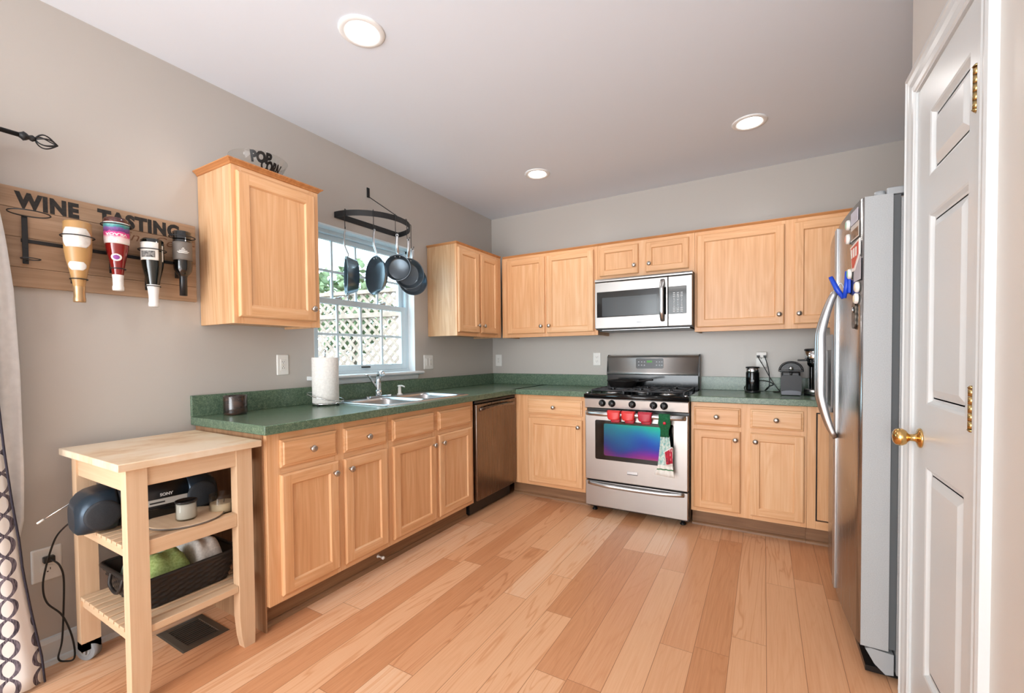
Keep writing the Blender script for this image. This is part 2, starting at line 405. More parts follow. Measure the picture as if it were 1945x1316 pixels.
# baseboards
def base_prof(b, pts2, run0, run1, axes):
    b.prism(pts2, run0, run1, axes)
b = B(); b.prism([(0,0),(.026,0),(.022,.018),(.014,.022),(.014,.088),(.008,.104),(0,.108)], -7.6, -2.81, 'xzy'); struct(b.build('baseboard_left', TRIM))
b = B(); b.prism([(YD,0),(YD+.026,0),(YD+.022,.018),(YD+.014,.022),(YD+.014,.088),(YD+.008,.104),(YD,.108)], XD-.014, 3.6, 'yzx')
b.prism([(XD,0),(XD-.026,0),(XD-.022,.018),(XD-.014,.022),(XD-.014,.088),(XD-.008,.104),(XD,.108)], YB+.1, -2.56, 'xzy'); struct(b.build('baseboard_right', TRIM))

# ------------------------------------------------------------------ window
win = struct(B().box((-.135, WY0, WZ1-.035), (-.07, WY1, WZ1), .002).box((-.135, WY1-.03, WZ0), (-.07, WY1, WZ1), .002).box((-.135, WY0, WZ0), (-.07, WY0+.03, WZ1), .002).box((-.135, WY0, WZ0), (-.06, WY1, WZ0+.03), .002)
             .box((-.07, WY0, WZ1-.012), (0, WY1, WZ1), 0).build('window_1', VINYL))
lr = B(); x0_, x1_ = -.069, -.0005
lr.box((x0_, WY1-.004, WZ0+.012), (x1_, WY1-.0002, WZ1-.012)); lr.box((x0_, WY0+.0002, WZ0+.012), (x1_, WY0+.004, WZ1-.012)); struct(lr.build('trim_5', plain('white_reveal', 'f1f4f5', .5)))
def sash(name, x, z0, z1, st, vs, hs, rail0, rail1):
    b = B(); y0, y1 = WY0+.03, WY1-.03
    b.box((x-.015, y0, z0), (x+.015, y0+st, z1), .003); b.box((x-.015, y1-st, z0), (x+.015, y1, z1), .003)
    b.box((x-.015, y0+st, z0), (x+.015, y1-st, z0+rail0), .003); b.box((x-.015, y0+st, z1-rail1), (x+.015, y1-st, z1), .003)
    o = b.build(name, VINYL, win)
    b = B()
    for y in vs: b.box((x-.008, y-.0085, z0+rail0), (x+.008, y+.0085, z1-rail1), .002)
    for z in hs: b.box((x-.0075, y0+st, z-.0085), (x+.0075, y1-st, z+.0085), .002)
    b.build('muntin', VINYL, o)
    b = B(); b.box((x-.002, y0+st, z0+rail0), (x+.002, y1-st, z1-rail1)); b.build('pane', GLASS, o)
    return o
sash('lower_sash', -.085, WZ0+.03, 1.632, .052, (-1.88, -1.675, -1.472), (1.386,), .045, .04)
up = sash('upper_sash', -.118, 1.60, WZ1-.035, .044, (-1.893, -1.688, -1.482), (1.825,), .035, .035)
b = B()
for y in (-1.87, -1.46): b.box((-.1, y-.03, 1.632), (-.075, y+.03, 1.642), .003); b.cyl((-.088, y, 1.642), (-.088, y+.03, 1.652), .006)
b.build('sash_lock', ALU, win)
b = B(); b.box((-.069, -1.69, WZ0+.052), (-.058, -1.61, WZ0+.062), .002, DARKSLOT); b.build('sash_lift', DARKSLOT, win)
sx = B()
sx.prism([(-.07,1.083),(.042,1.083),(.05,1.088),(.052,1.095),(.048,1.104),(.04,1.107),(-.07,1.107)], WY0-.055, WY1+.055, 'xzy')
struct(sx.build('trim_1', TRIM))
ap = B(); ap.prism([(0,1.042),(.008,1.044),(.014,1.06),(.016,1.075),(.03,1.083),(0,1.083)], WY0-.02, WY1+.02, 'xzy'); struct(ap.build('trim_2', TRIM))

# ------------------------------------------------------------------ pantry door with casing
def casing(b, prof, path):
    """mitred casing: prof = (across, out) pairs; path runs up, over and down in the y-z plane, mitres at the corners."""
    L = []
    (yo, zo), (yi, zi) = path
    for a, w in prof:
        L.append([(XD-w, yo-a, 0), (XD-w, yo-a, zo-a), (XD-w, yi+a, zo-a), (XD-w, yi+a, 0)])
    n = len(L)
    for i in range(n-1):
        for j in range(3): b.face([L[i][j], L[i][j+1], L[i+1][j+1], L[i+1][j]])
    for j in range(3): b.face([L[0][j], L[0][j+1], (XD,)+L[0][j+1][1:], (XD,)+L[0][j][1:]])
    for j in range(3): b.face([L[-1][j], L[-1][j+1], (XD,)+L[-1][j+1][1:], (XD,)+L[-1][j][1:]])
b = B(); casing(b, [(0,.019),(.012,.021),(.016,.017),(.034,.016),(.05,.012),(.056,.014),(.074,.013),(.078,.009),(.082,.009)], ((YD-.004, 2.168), (-2.548, 0)))
struct(b.build('trim_3', TRIM))
b = B(); b.box((XD+.002, DY1, 0), (XD+.1, DY1+.012, DZ), 0); b.box((XD+.002, DY0-.012, 0), (XD+.1, DY0, DZ), 0); b.box((XD+.002, DY0, DZ), (XD+.1, DY1, DZ+.012), 0); struct(b.build('trim_4', TRIM))
DF = XD-.003
door = B(lambda v: Vector((DF-v.z, v.x, v.y)))   # u=y, v=z, w=out
y0, y1 = DY0+.002, DY1-.0012
pys = (-2.398, -2.098); pzs = ((.21, .872), (1.066, 1.652), (1.768, 1.966))
zs = [.012]+[z for p in pzs for z in p]+[DZ-.003]
w0 = .0
door.box((y0, .012, -.034), (y1, DZ-.003, -.012))
for a, c in ((y0, pys[0]), (pys[1], y1)): door.face([(a,.012,w0),(c,.012,w0),(c,DZ-.003,w0),(a,DZ-.003,w0)])
for i in range(0, len(zs), 2): door.face([(pys[0],zs[i],w0),(pys[1],zs[i],w0),(pys[1],zs[i+1],w0),(pys[0],zs[i+1],w0)])
for z0, z1 in pzs:
    prof = [(0,w0),(.006,-.002),(.013,-.011),(.02,-.012),(.024,-.012),(.046,-.003),(.049,-.002)]
    L = [[(pys[0]+i, z0+i, w),(pys[1]-i, z0+i, w),(pys[1]-i, z1-i, w),(pys[0]+i, z1-i, w)] for i, w in prof]
    door.rings(L, cap0=False, cap1=True, smooth=False)
for a, c, d, e in ((y0,.012,y0,DZ-.003),(y1,.012,y1,DZ-.003),(y0,.012,y1,.012),(y0,DZ-.003,y1,DZ-.003)): door.face([(a,c,w0),(d,e,w0),(d,e,-.034),(a,c,-.034)])
dr = struct(door.build('door_1', TRIM))
b = B(); kz, ky = .952, -2.045
b.lathe([(.0,0),(.031,0),(.032,.003),(.029,.007),(.016,.011),(.012,.014),(.011,.026),(.014,.031),(.023,.037),(.028,.046),(.0285,.054),(.025,.063),(.016,.069),(0,.071)], (DF, ky, kz), (-1,0,0), 32)
b.build('door_knob', BRASS, dr)
for z in (1.85, 1.092):
    b = B(); yh = -2.459; xh = DF-.0065
    for i in range(5): b.cyl((xh, yh, z-.05+i*.02+.0005), (xh, yh, z-.05+i*.02+.0195), .0068, seg=14)
    b.cyl((xh, yh, z+.05), (xh, yh, z+.056), .0085, .004, 14); b.cyl((xh, yh, z-.056), (xh, yh, z-.05), .004, .0085, 14)
    b.box((DF-.0018, yh+.004, z-.05), (DF+.0005, yh+.024, z+.05), .0005)
    b.build('hinge', BRASSD, dr)

# ------------------------------------------------------------------ cabinets
class Face:
    """local frame on a cabinet front: u along the run, v up, w out of the front."""
    def __init__(s, kind, plane): s.k = kind; s.p = plane
    def __call__(s, v):
        return Vector((s.p+v.z, v.x, v.y)) if s.k == 'L' else Vector((v.x, s.p-v.z, v.y))
    @property
    def h(s): return OAKY if s.k == 'L' else OAKX
    @property
    def out(s): return Vector((1,0,0)) if s.k == 'L' else Vector((0,-1,0))
def shaker(fc, name, parent, u0, u1, v0, v1, st=.058, knob=None):
    b = B(fc); W_, H_ = u1-u0, v1-v0; T = .019
    o_, e, s1, s2 = 0, .005, st-.007, st
    V, Hm = OAKV, fc.h
    def P(i, w): return [(u0+i, v0+i, w), (u1-i, v0+i, w), (u1-i, v1-i, w), (u0+i, v1-i, w)]
    def ring(a, c, mm):
        for j in range(4): b.face([a[j], a[(j+1) % 4], c[(j+1) % 4], c[j]], mm[j])
    mm = (Hm, V, Hm, V)
    ring(P(0, .0005), P(0, T-.006), mm); ring(P(0, T-.006), P(.004, T-.002), mm); ring(P(.004, T-.002), P(.008, T), mm)
    i = .008
    b.face([(u0+i,v0+i,T),(u0+s1,v0+i,T),(u0+s1,v1-i,T),(u0+i,v1-i,T)], V); b.face([(u1-s1,v0+i,T),(u1-i,v0+i,T),(u1-i,v1-i,T),(u1-s1,v1-i,T)], V)
    b.face([(u0+s1,v0+i,T),(u1-s1,v0+i,T),(u1-s1,v0+s1,T),(u0+s1,v0+s1,T)], Hm); b.face([(u0+s1,v1-s1,T),(u1-s1,v1-s1,T),(u1-s1,v1-i,T),(u0+s1,v1-i,T)], Hm)
    ring(P(s1, T), P(s1+.002, T-.002), mm); ring(P(s1+.002, T-.002), P(s2, T-.009), mm)
    b.face(P(s2, T-.009), V); b.face(P(0, .0005), V)
    d = b.build(name, None, parent)
    if knob: mk_knob(fc, d, knob[0], knob[1], T)
    return d
def drawer_front(fc, name, parent, u0, u1, v0, v1, knob=True):
    b = B(fc); T = .019
    def P(i, w): return [(u0+i, v0+i, w), (u1-i, v0+i, w), (u1-i, v1-i, w), (u0+i, v1-i, w)]
    b.rings([P(0,.0005), P(0,T-.009), P(.003,T-.0065), P(.010,T-.005), P(.013,T-.001), P(.016,T)], m=fc.h, smooth=False)
    d = b.build(name, None, parent)
    if knob: mk_knob(fc, d, (u0+u1)/2, (v0+v1)/2, T)
    return d
def mk_knob(fc, parent, u, v, w):
    b = B(); b.lathe([(.0,0),(.0075,0),(.006,.004),(.0055,.012),(.009,.016),(.0155,.019),(.0165,.023),(.0145,.028),(.008,.031),(0,.032)], fc(Vector((u, v, w))), fc.out, 22)
    b.build('knob', NICKEL, parent)
def carcass(fc, parent, u0, u1, v0, v1, depth, stiles, rails, side=OAKV, fr=.036, bottom=True, name='body'):
    """box behind a face frame; w<0 is inside. The frame front is w=0."""
    b = B(fc); d = depth-.004
    t = .019
    b.box((u0, v0, -d), (u0+.016, v1, -t), 0, side); b.box((u1-.016, v0, -d), (u1, v1, -t), 0, side)
    b.box((u0+.016, v0+.012, -d), (u1-.016, v0+.028, -t), 0, side); b.box((u0+.016, v1-.016, -d), (u1-.016, v1, -t), 0, side)
    b.box((u0+.016, v0+.028, -d), (u1-.016, v1-.016, -d+.006), 0, side)
    stiles = [(max(u0, a-.018), min(u1, c+.018)) for a, c in stiles]; rails = [(max(v0, a-.012), min(v1, c+.012)) for a, c in rails]
    for a, c in stiles: b.box((a, v0, -t), (c, v1, 0), .0008, OAKV, 1)
    for a, c in rails:
        ss = sorted(stiles)
        for i in range(len(ss)-1): b.box((ss[i][1], a, -t), (ss[i+1][0], c, -.0004), 0, fc.h)
    return b.build(name, None, parent)
ZT, ZK = .893, .118    # underside of worktop, bottom of face frames
FL = Face('L', .6065); FB = Face('B', -.6065)
DT, DB, RT, RB = .858, .731, .700, .147
KITCHEN = 'oak base cabinets under the green worktop'
UPPER = 'oak wall cabinets'
def toe(fc, parent, u0, u1, mat):
    b = B(fc); b.box((u0, 0, -.085), (u1, ZK, -.07), 0, mat); b.prism([(-.07,0),(-.052,0),(-.055,.012),(-.064,.02),(-.07,.021)], u0, u1, 'zyx', mat)
    b.build('toe_kick', None, parent)
# left run: two-drawer unit
t = thing('base_cabinet', 'oak base cabinet with two drawers at the free end beside the birch trolley', 'cabinet', (.3, -2.44, 0), KITCHEN)
carcass(FL, t, -2.803, -2.088, ZK, ZT-.001, .6065, [(-2.803,-2.757),(-2.436,-2.412),(-2.105,-2.088)], [(ZK,ZK+.04),(.705,.728),(.862,ZT-.001)])
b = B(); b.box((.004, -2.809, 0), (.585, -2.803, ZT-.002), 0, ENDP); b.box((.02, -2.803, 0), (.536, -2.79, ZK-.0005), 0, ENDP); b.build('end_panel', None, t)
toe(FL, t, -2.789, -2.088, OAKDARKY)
shaker(FL, 'door', t, -2.747, -2.440, RB, RT, knob=(-2.440-.03, .645)); shaker(FL, 'door', t, -2.404, -2.108, RB, RT, knob=(-2.404+.03, .645))
drawer_front(FL, 'drawer', t, -2.745, -2.446, DB, DT); drawer_front(FL, 'drawer', t, -2.402, -2.108, DB, DT)
# sink unit
t = thing('base_cabinet', 'oak sink cabinet with two plain false drawer fronts below the sink', 'cabinet', (.3, -1.66, 0), KITCHEN)
carcass(FL, t, -2.087, -1.236, ZK, .74, .6065, [(-2.087,-2.066),(-1.690,-1.652),(-1.262,-1.236)], [(ZK,ZK+.04),(.705,.728)])
b = B(FL); b.box((-2.087, .741, -.019), (-1.236, ZT-.001, 0), 0, OAKY); b.build('apron_rail', None, t)
toe(FL, t, -2.087, -1.236, OAKDARKY)
shaker(FL, 'door', t, -2.061, -1.678, RB, RT, knob=(-1.678-.03, .645)); shaker(FL, 'door', t, -1.646, -1.272, RB, RT, knob=(-1.646+.03, .645))
drawer_front(FL, 'false_drawer_front', t, -2.061, -1.692, DB, DT, False); drawer_front(FL, 'false_drawer_front', t, -1.648, -1.276, DB, DT, False)
# back run: corner unit
t = thing('base_cabinet', 'oak base cabinet with one drawer between the dishwasher corner and the range', 'cabinet', (.95, -.3, 0), KITCHEN)
carcass(FB, t, .612, 1.280, ZK, ZT-.001, .6065, [(.612,.742),(1.243,1.280)], [(ZK,ZK+.04),(.705,.728),(.862,ZT-.001)])
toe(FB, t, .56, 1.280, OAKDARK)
shaker(FB, 'door', t, .750, 1.240, RB, RT, knob=(1.240-.03, .645)); drawer_front(FB, 'drawer', t, .745, 1.240, DB, DT)
# back run: right unit
t = thing('base_cabinet', 'oak base cabinet with two drawers and two doors between the range and the refrigerator', 'cabinet', (2.4, -.3, 0), KITCHEN)
carcass(FB, t, 2.052, 2.735, ZK, ZT-.001, .6065, [(2.052,2.072),(2.366,2.418),(2.722,2.735)], [(ZK,ZK+.04),(.705,.728),(.862,ZT-.001)])
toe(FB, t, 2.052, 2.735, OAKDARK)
shaker(FB, 'door', t, 2.070, 2.364, RB, RT, knob=(2.364-.03, .645)); shaker(FB, 'door', t, 2.422, 2.722, RB, RT, knob=(2.422+.03, .645))
drawer_front(FB, 'drawer', t, 2.072, 2.364, DB, DT); drawer_front(FB, 'drawer', t, 2.420, 2.717, DB, DT)
t = thing('base_cabinet', 'oak corner base cabinet with an inset panel door half hidden behind the refrigerator', 'cabinet', (3.1, -.3, 0), KITCHEN)
carcass(FB, t, 2.736, 3.595, ZK, ZT-.001, .6065, [(2.736,2.765),(3.318,3.595)], [(ZK,.156),(.865,ZT-.001)])
b = B(FB); b.box((2.791, .176, -.016), (3.293, .845, -.004), .001, OAKV); b.build('door', None, t)
b = B(FB); b.box((2.7835, .1685, -.0195), (3.2995, .8525, -.0175), 0, DARKSLOT); b.build('shadow_gap', None, t)  # dark sheet behind the panel stands in for shade in the gap
toe(FB, t, 2.736, 3.595, OAKDARK)

# wall cabinets
ZB, ZU = 1.396, 2.150
UL = Face('L', .314); UB = Face('B', -.314)
VB, VT = 1.428, 2.124
def crown(b, p, run0, run1, axes): b.prism([(p-.02, ZU), (p+.006, ZU), (p+.012, ZU+.012), (p+.03, ZU+.03), (p+.033, ZU+.036), (p-.02, ZU+.036)], run0, run1, axes)
t = thing('wall_cabinet', 'single-door oak wall cabinet under the glass bowl, left of the window', 'cabinet', (.16, -2.54, ZB), UPPER)
carcass(UL, t, -2.772, -2.308, ZB, ZU, .314, [(-2.772,-2.742),(-2.345,-2.308)], [(ZB,ZB+.04),(ZU-.04,ZU)], SIDEV)
shaker(UL, 'door', t, -2.752, -2.338, VB, VT, .062, knob=(-2.338-.028, 1.495))
b = B()
loops = []
for o_, z in ((.002,ZU+.0005),(.005,ZU+.003),(.007,ZU+.008),(.018,ZU+.017),(.022,ZU+.019),(.022,ZU+.024)):
    loops.append([(.004, -2.772-o_, z), (.314+o_, -2.772-o_, z), (.314+o_, -2.308+o_, z), (.004, -2.308+o_, z)])
b.rings(loops, m=CROWN, smooth=False); b.build('crown_moulding', None, t)
t = thing('wall_cabinet', 'narrow two-door oak wall cabinet on the left wall in the corner right of the window', 'cabinet', (.16, -.68, ZB), UPPER)
carcass(UL, t, -1.030, -.340, ZB, ZU, .314, [(-1.030,-1.012),(-.738,-.70),(-.42,-.340)], [(ZB,ZB+.04),(ZU-.04,ZU)], SIDEV)
shaker(UL, 'door', t, -1.020, -.724, VB, VT, .058, knob=(-.724-.03, 1.492)); shaker(UL, 'door', t, -.694, -.412, VB, VT, .058, knob=(-.694+.03, 1.492))
b = B(); b.rings([[(.004, -1.03-o_, z), (.314+o_, -1.03-o_, z), (.314+o_, -.345, z), (.004, -.345, z)] for o_, z in ((.001,ZU+.0005),(.004,ZU+.006),(.010,ZU+.014),(.010,ZU+.018))], m=CROWN, smooth=False); b.build('crown_moulding', None, t)
def trim_back(t, x0, x1):
    b = B(); b.rings([[(x0, -.314-o_, z), (x1, -.314-o_, z), (x1, -.004, z), (x0, -.004, z)] for o_, z in ((.001,ZU+.0005),(.004,ZU+.006),(.010,ZU+.014),(.010,ZU+.018))], m=CROWN, smooth=False); b.build('crown_moulding', None, t)
t = thing('wall_cabinet', 'two-door oak wall cabinet on the back wall between the corner and the microwave', 'cabinet', (.8, -.16, ZB), UPPER)
carcass(UB, t, .3145, 1.270, ZB, ZU, .314, [(.3345,.386),(.768,.80),(1.232,1.270)], [(ZB,ZB+.04),(ZU-.04,ZU)], SIDEV)
shaker(UB, 'door', t, .378, .772, VB, VT, .058, knob=(.772-.03, 1.492)); shaker(UB, 'door', t, .793, 1.236, VB, VT, .058, knob=(.793+.03, 1.492)); trim_back(t, .325, 1.2705)
t = thing('wall_cabinet', 'short two-door oak cabinet mounted right above the microwave', 'cabinet', (1.65, -.16, 1.85), UPPER)
carcass(UB, t, 1.271, 2.036, 1.852, ZU, .314, [(1.271,1.292),(1.618,1.668),(1.99,2.036)], [(1.852,1.89),(ZU-.04,ZU)], SIDEV)
shaker(UB, 'door', t, 1.289, 1.614, 1.886, VT, .052, knob=(1.614-.03, 1.95)); shaker(UB, 'door', t, 1.673, 1.997, 1.886, VT, .052, knob=(1.673+.03, 1.95)); trim_back(t, 1.271, 2.0365)
t = thing('wall_cabinet', 'wide two-door oak wall cabinet right of the microwave, running behind the refrigerator', 'cabinet', (2.65, -.16, ZB), UPPER)
carcass(UB, t, 2.037, 3.32, ZB, ZU, .314, [(2.037,2.06),(2.612,2.68),(3.24,3.32)], [(ZB,ZB+.04),(ZU-.04,ZU)], SIDEV)
shaker(UB, 'door', t, 2.053, 2.619, VB, VT, .06, knob=(2.619-.03, 1.498)); shaker(UB, 'door', t, 2.675, 3.245, VB, VT, .06, knob=(2.675+.03, 1.498)); trim_back(t, 2.037, 3.33)

# ------------------------------------------------------------------ worktops
ZC = .935
EDGE = [(.6085, ZT), (.64, ZT), (.645, ZT+.004), (.645, ZC-.006), (.641, ZC)]
SY0, SY1, SX0, SX1 = -2.07, -1.235, .075, .575     # sink cut-out
t = thing('worktop', 'speckled dark green L-shaped worktop with backsplash and the sink let in', 'worktop', (.3, -1.6, ZT))
b = B()
b.box((.001, -2.830, ZT), (.645, SY0+.02, ZC), .004, LAM); b.box((.001, SY0+.02, ZT), (SX0+.02, SY1-.02, ZC), 0, LAM); b.box((SX1-.02, SY0+.02, ZT), (.645, SY1-.02, ZC), .004, LAM)
b.box((.001, SY1-.02, ZT), (.645, -.001, ZC), .004, LAM); b.box((.60, -.645, ZT), (1.283, -.001, ZC), .004, LAM)
b.build('counter', None, t)
b = B(); b.box((.001, -2.830, ZC), (.021, -.001, 1.041), .002, LAM); b.box((.021, -.021, ZC), (1.283, -.001, 1.041), .002, LAM); b.build('backsplash', None, t)
t = thing('worktop', 'short speckled green worktop carrying the coffee machines right of the range', 'worktop', (2.8, -.3, ZT))
b = B(); b.box((2.050, -.645, ZT), (3.598, -.001, ZC), .004, LAM); b.build('counter', None, t)
b = B(); b.box((2.050, -.021, ZC), (3.598, -.001, 1.041), .002, LAM); b.build('backsplash', None, t)

# ------------------------------------------------------------------ sink, tap, soap
def bowl(b, x0, x1, y0, y1, zt, dp, r=.06):
    def L(i, z, rr): return [(px, py, z) for px, py in rrect(x1-x0-2*i, y1-y0-2*i, rr, 5, (x0+x1)/2, (y0+y1)/2)]
    b.rings([L(-.008, zt, r), L(0, zt-.002, r), L(.006, zt-.02, r), L(.016, zt-dp+.03, r*.9), L(.05, zt-dp, r*.7)], cap0=False, cap1=True)
t = thing('kitchen_sink', 'stainless double-bowl sink under the window', 'sink', (.33, -1.65, ZC))
b = B()
zt = ZC+.006
Y = [SY0, SY0+.035, -1.667, -1.637, SY1-.035, SY1]; X = [SX0, SX0+.085, SX1-.03, SX1]
for (ya, yb_, xa, xb) in ((Y[0],Y[5],X[0],X[1]),(Y[0],Y[5],X[2],X[3]),(Y[0],Y[1],X[1],X[2]),(Y[2],Y[3],X[1],X[2]),(Y[4],Y[5],X[1],X[2])): b.box((xa, ya, ZC-.002), (xb, yb_, zt-.001), 0)
def corners(b, x0, x1, y0, y1):   # deck fillets around the rounded bowl
    rr = rrect(x1-x0+.016, y1-y0+.016, .06, 5, (x0+x1)/2, (y0+y1)/2)
    n = len(rr)
    for i in range(n):
        a, c = rr[i], rr[(i+1) % n]
        q = [(max(min(p[0], x1+.03), x0-.03), p[1]) for p in (a, c)]
        oa = (x1+.012 if a[0] > (x0+x1)/2 else x0-.012, y1+.012 if a[1] > (y0+y1)/2 else y0-.012); oc = (x1+.012 if c[0] > (x0+x1)/2 else x0-.012, y1+.012 if c[1] > (y0+y1)/2 else y0-.012)
        if oa == oc: b.face([(a[0], a[1], zt), (c[0], c[1], zt), (oa[0], oa[1], zt)])
        else: b.face([(a[0], a[1], zt), (c[0], c[1], zt), (oc[0], oc[1], zt), (oa[0], oa[1], zt)])
for ya, yb_ in ((Y[1]+.008, Y[2]-.008), (Y[3]+.008, Y[4]-.008)):
    corners(b, X[1]+.008, X[2]-.008, ya, yb_)
lp = [[(px, py, z) for px, py in rrect(SX1-SX0-2*i, SY1-SY0-2*i, .03, 5, (SX0+SX1)/2, (SY0+SY1)/2)] for i, z in ((-.006,ZC+.0005),(-.004,ZC+.004),(.001,ZC+.007),(.008,ZC+.0075),(.014,ZC+.0055))]
b.rings(lp, cap0=False, cap1=False)
b.build('rim', ALU, t)
for ya, yb_ in ((Y[1]+.008, Y[2]-.008), (Y[3]+.008, Y[4]-.008)):
    b = B(); bowl(b, X[1]+.008, X[2]-.008, ya, yb_, zt, .17); ob = b.build('bowl', ALU, t)
    b = B(); b.lathe([(0,0),(.038,0),(.042,.003),(.03,.004),(0,.001)], ((X[1]+X[2])/2, (ya+yb_)/2, zt-.1695)); b.build('drain', CHROME, ob)
t = thing('kitchen_tap', 'chrome single-lever kitchen tap behind the sink', 'tap', (.115, -1.70, zt))
b = B(); b.prism(rrect(.055, .23, .026, 6, .115, -1.70), zt, zt+.012); b.cyl((.115,-1.70,zt+.012), (.115,-1.70,zt+.05), .026, .022); b.build('base_plate', CHROME, t)
b = B(); b.tube(smooth_path([(.115,-1.70,zt+.05),(.118,-1.70,zt+.1),(.125,-1.703,zt+.15),(.15,-1.715,zt+.168),(.19,-1.735,zt+.172),(.20,-1.74,zt+.16)]), [.02]*12+[.018]*29, 14); b.build('spout', CHROME, t)
b = B(); b.tube(smooth_path([(.112,-1.705,zt+.06),(.105,-1.735,zt+.10),(.098,-1.775,zt+.155),(.096,-1.80,zt+.16)]), [.011]*10+[.008]*15, 10, flat=(1.3,.7)); b.build('lever', CHROME, t)
t = thing('soap_dispenser', 'small white soap pump standing on the sink deck right of the tap', 'dispenser', (.115, -1.49, zt))
b = B(); b.lathe([(0,0),(.022,0),(.02,.006),(.013,.01),(.0115,.045),(.0105,.05),(.0105,.058),(.015,.06),(.016,.068),(.008,.071),(0,.071)], (.115,-1.49,zt)); b.build('pump', WHITEP, t)
b = B(); b.tube([(.115,-1.49,zt+.066),(.14,-1.49,zt+.067),(.165,-1.49,zt+.06)], .0055, 8); b.build('nozzle', WHITEP, t)

# ------------------------------------------------------------------ dishwasher
t = thing('dishwasher', 'dark stainless dishwasher with a curved bar handle in the left run', 'dishwasher', (.3, -.92, 0))
b = B(); b.box((.03, -1.228, .1), (.585, -.618, .888), 0, BLACK); b.box((.47, -1.225, .012), (.56, -.62, .1), 0, BLACK); b.build('body', None, t)
b = B(); b.box((.586, -1.222, .127), (.632, -.622, .862), .006, DSTEEL); d = b.build('door', None, t)
b = B(); b.box((.586, -1.222, .865), (.62, -.622, .886), .003, BLACK); b.build('control_strip', None, t)
b = B(); yy = [-1.18+.52*i/24 for i in range(25)]
b.tube([(.634+.030*math.sin(PI*i/24)**.6, yy[i], .818+.012*math.sin(PI*i/24)) for i in range(25)], .011, 12, flat=(.7,1.25)); b.build('handle', DSTEEL, d)

# ------------------------------------------------------------------ range
RX0, RX1, RY = 1.287, 2.047, -.665
t = thing('gas_range', 'stainless steel gas range with black cooktop between the base cabinets', 'range', (1.667, -.35, 0))
b = B(); b.box((RX0, -.64, .04), (RX1, -.03, .893), .003, BLACK); b.build('body', None, t)
for x in (RX0+.05, RX1-.05):
    for y in (-.6, -.08):
        b = B(); b.lathe([(0,0),(.02,0),(.02,.008),(.012,.012),(.012,.042),(0,.042)], (x, y, 0)); b.build('foot', BLACK, t)
b = B(); b.prism([(-.69,.893),(-.694,.90),(-.694,.915),(-.688,.924),(-.67,.928),(-.62,.922),(-.13,.922),(-.13,.893)], RX0-.004, RX1+.004, 'yzx', ENAMEL, True); ct = b.build('cooktop', None, t)
b = B()
for x in (RX0+.02, RX1-.02): b.lathe([(0,0),(.011,0),(.013,.004),(.010,.010),(0,.012)], (x, -.672, .927))
b.build('corner_stud', ALU, ct)
for x, y in ((1.46,-.27),(1.46,-.52),(1.875,-.27),(1.875,-.52),(1.667,-.40)):
    b = B(); b.lathe([(0,0),(.055,0),(.058,.004),(.04,.007),(.04,.012),(0,.012)], (x,y,.9225), m=ALU); b.lathe([(0,0),(.036,0),(.038,.004),(.034,.009),(0,.010)], (x,y,.935), m=IRON); b.build('burner', None, t)
for gx0, gx1 in ((RX0+.04, 1.575), (1.58, 1.755), (1.76, RX1-.04)):
    b = B(); ya, yb_, z = -.635, -.155, .952
    def bar(p, q, w=.0055, h=.007):
        b.tube([p, q], w, 6, flat=(1, h/w))
    P = [(gx0,ya,z),(gx1,ya,z),(gx1,yb_,z),(gx0,yb_,z)]
    for i in range(4): bar(P[i], P[(i+1) % 4])
    ym = (ya+yb_)/2; xm = (gx0+gx1)/2
    bar((gx0,ym,z),(gx1,ym,z))
    for yc in ((ya+ym)/2, (yb_+ym)/2):
        for dx, dy in ((1,0),(-1,0),(0,1),(0,-1)):
            e = (gx1 if dx > 0 else gx0, yc, z) if dx else (xm, yc+dy*(yb_-ya)/4, z)
            bar(e, (xm+dx*.03, yc+dy*.03, z+.003))
    for p in P+[(gx0,ym,z),(gx1,ym,z)]: b.cyl((p[0],p[1],.9225), (p[0],p[1],z), .006, seg=8)
    b.build('grate', GRATE, t)
b = B(); b.prism([(-.64,.812),(-.668,.812),(-.684,.82),(-.690,.885),(-.686,.892),(-.64,.892)], RX0+.002, RX1-.002, 'yzx', STEEL); cp = b.build('control_panel', None, t)
for x in (1.429, 1.504, 1.657, 1.81, 1.883):
    b = B(); b.lathe([(0,0),(.026,0),(.027,.004),(.022,.010),(.020,.026),(.017,.029),(0,.029)], (x, -.687, .858), (0,-1,0), 24, m=BLACK); b.box((x-.004, -.725, .84), (x+.004, -.71, .876), .002, BLACK)
    b.build('knob', None, t)
b = B(); b.box((RX0+.004, -.689, .262), (RX1-.004, -.645, .794), .005, STEEL); od = b.build('oven_door', None, t)
b = B(); b.prism(rrect(.575, .302, .012, 4, 1.661, .577), -.6935, -.688, 'xzy', BLACKG); ow = b.build('window_frame', None, od)
b = B(); b.prism(rrect(.448, .244, .012, 4, 1.667, .582), -.6955, -.6925, 'xzy', OVENG); b.build('window', None, ow)
b = B(); xx = [RX0+.02+(RX1-RX0-.04)*i/30 for i in range(31)]
b.tube([(xx[i], -.690-.050*min(1, math.sin(PI*i/30)*1.8)**.7, .776+.008*math.sin(PI*i/30)) for i in range(31)], .015, 12, flat=(.8,1.1)); b.build('handle', ALU, od)
b = B()
for x in (RX0+.12, 1.667, RX1-.12): b.box((x-.07, -.6899, .785), (x+.07, -.6885, .789), 0, DARKSLOT)
b.build('vent_slot', None, od)
b = B(); b.box((1.618, -.693, .333), (1.697, -.6885, .358), .002, ALU); b.box((1.620, -.6945, .334), (1.695, -.693, .338), 0, DARKSLOT); b.build('badge', None, od)
b = B(); b.box((RX0+.004, -.688, .058), (RX1-.004, -.645, .253), .005, STEEL); dw = b.build('drawer', None, t)
b = B(); xx = [RX0+.03+(RX1-RX0-.06)*i/30 for i in range(31)]
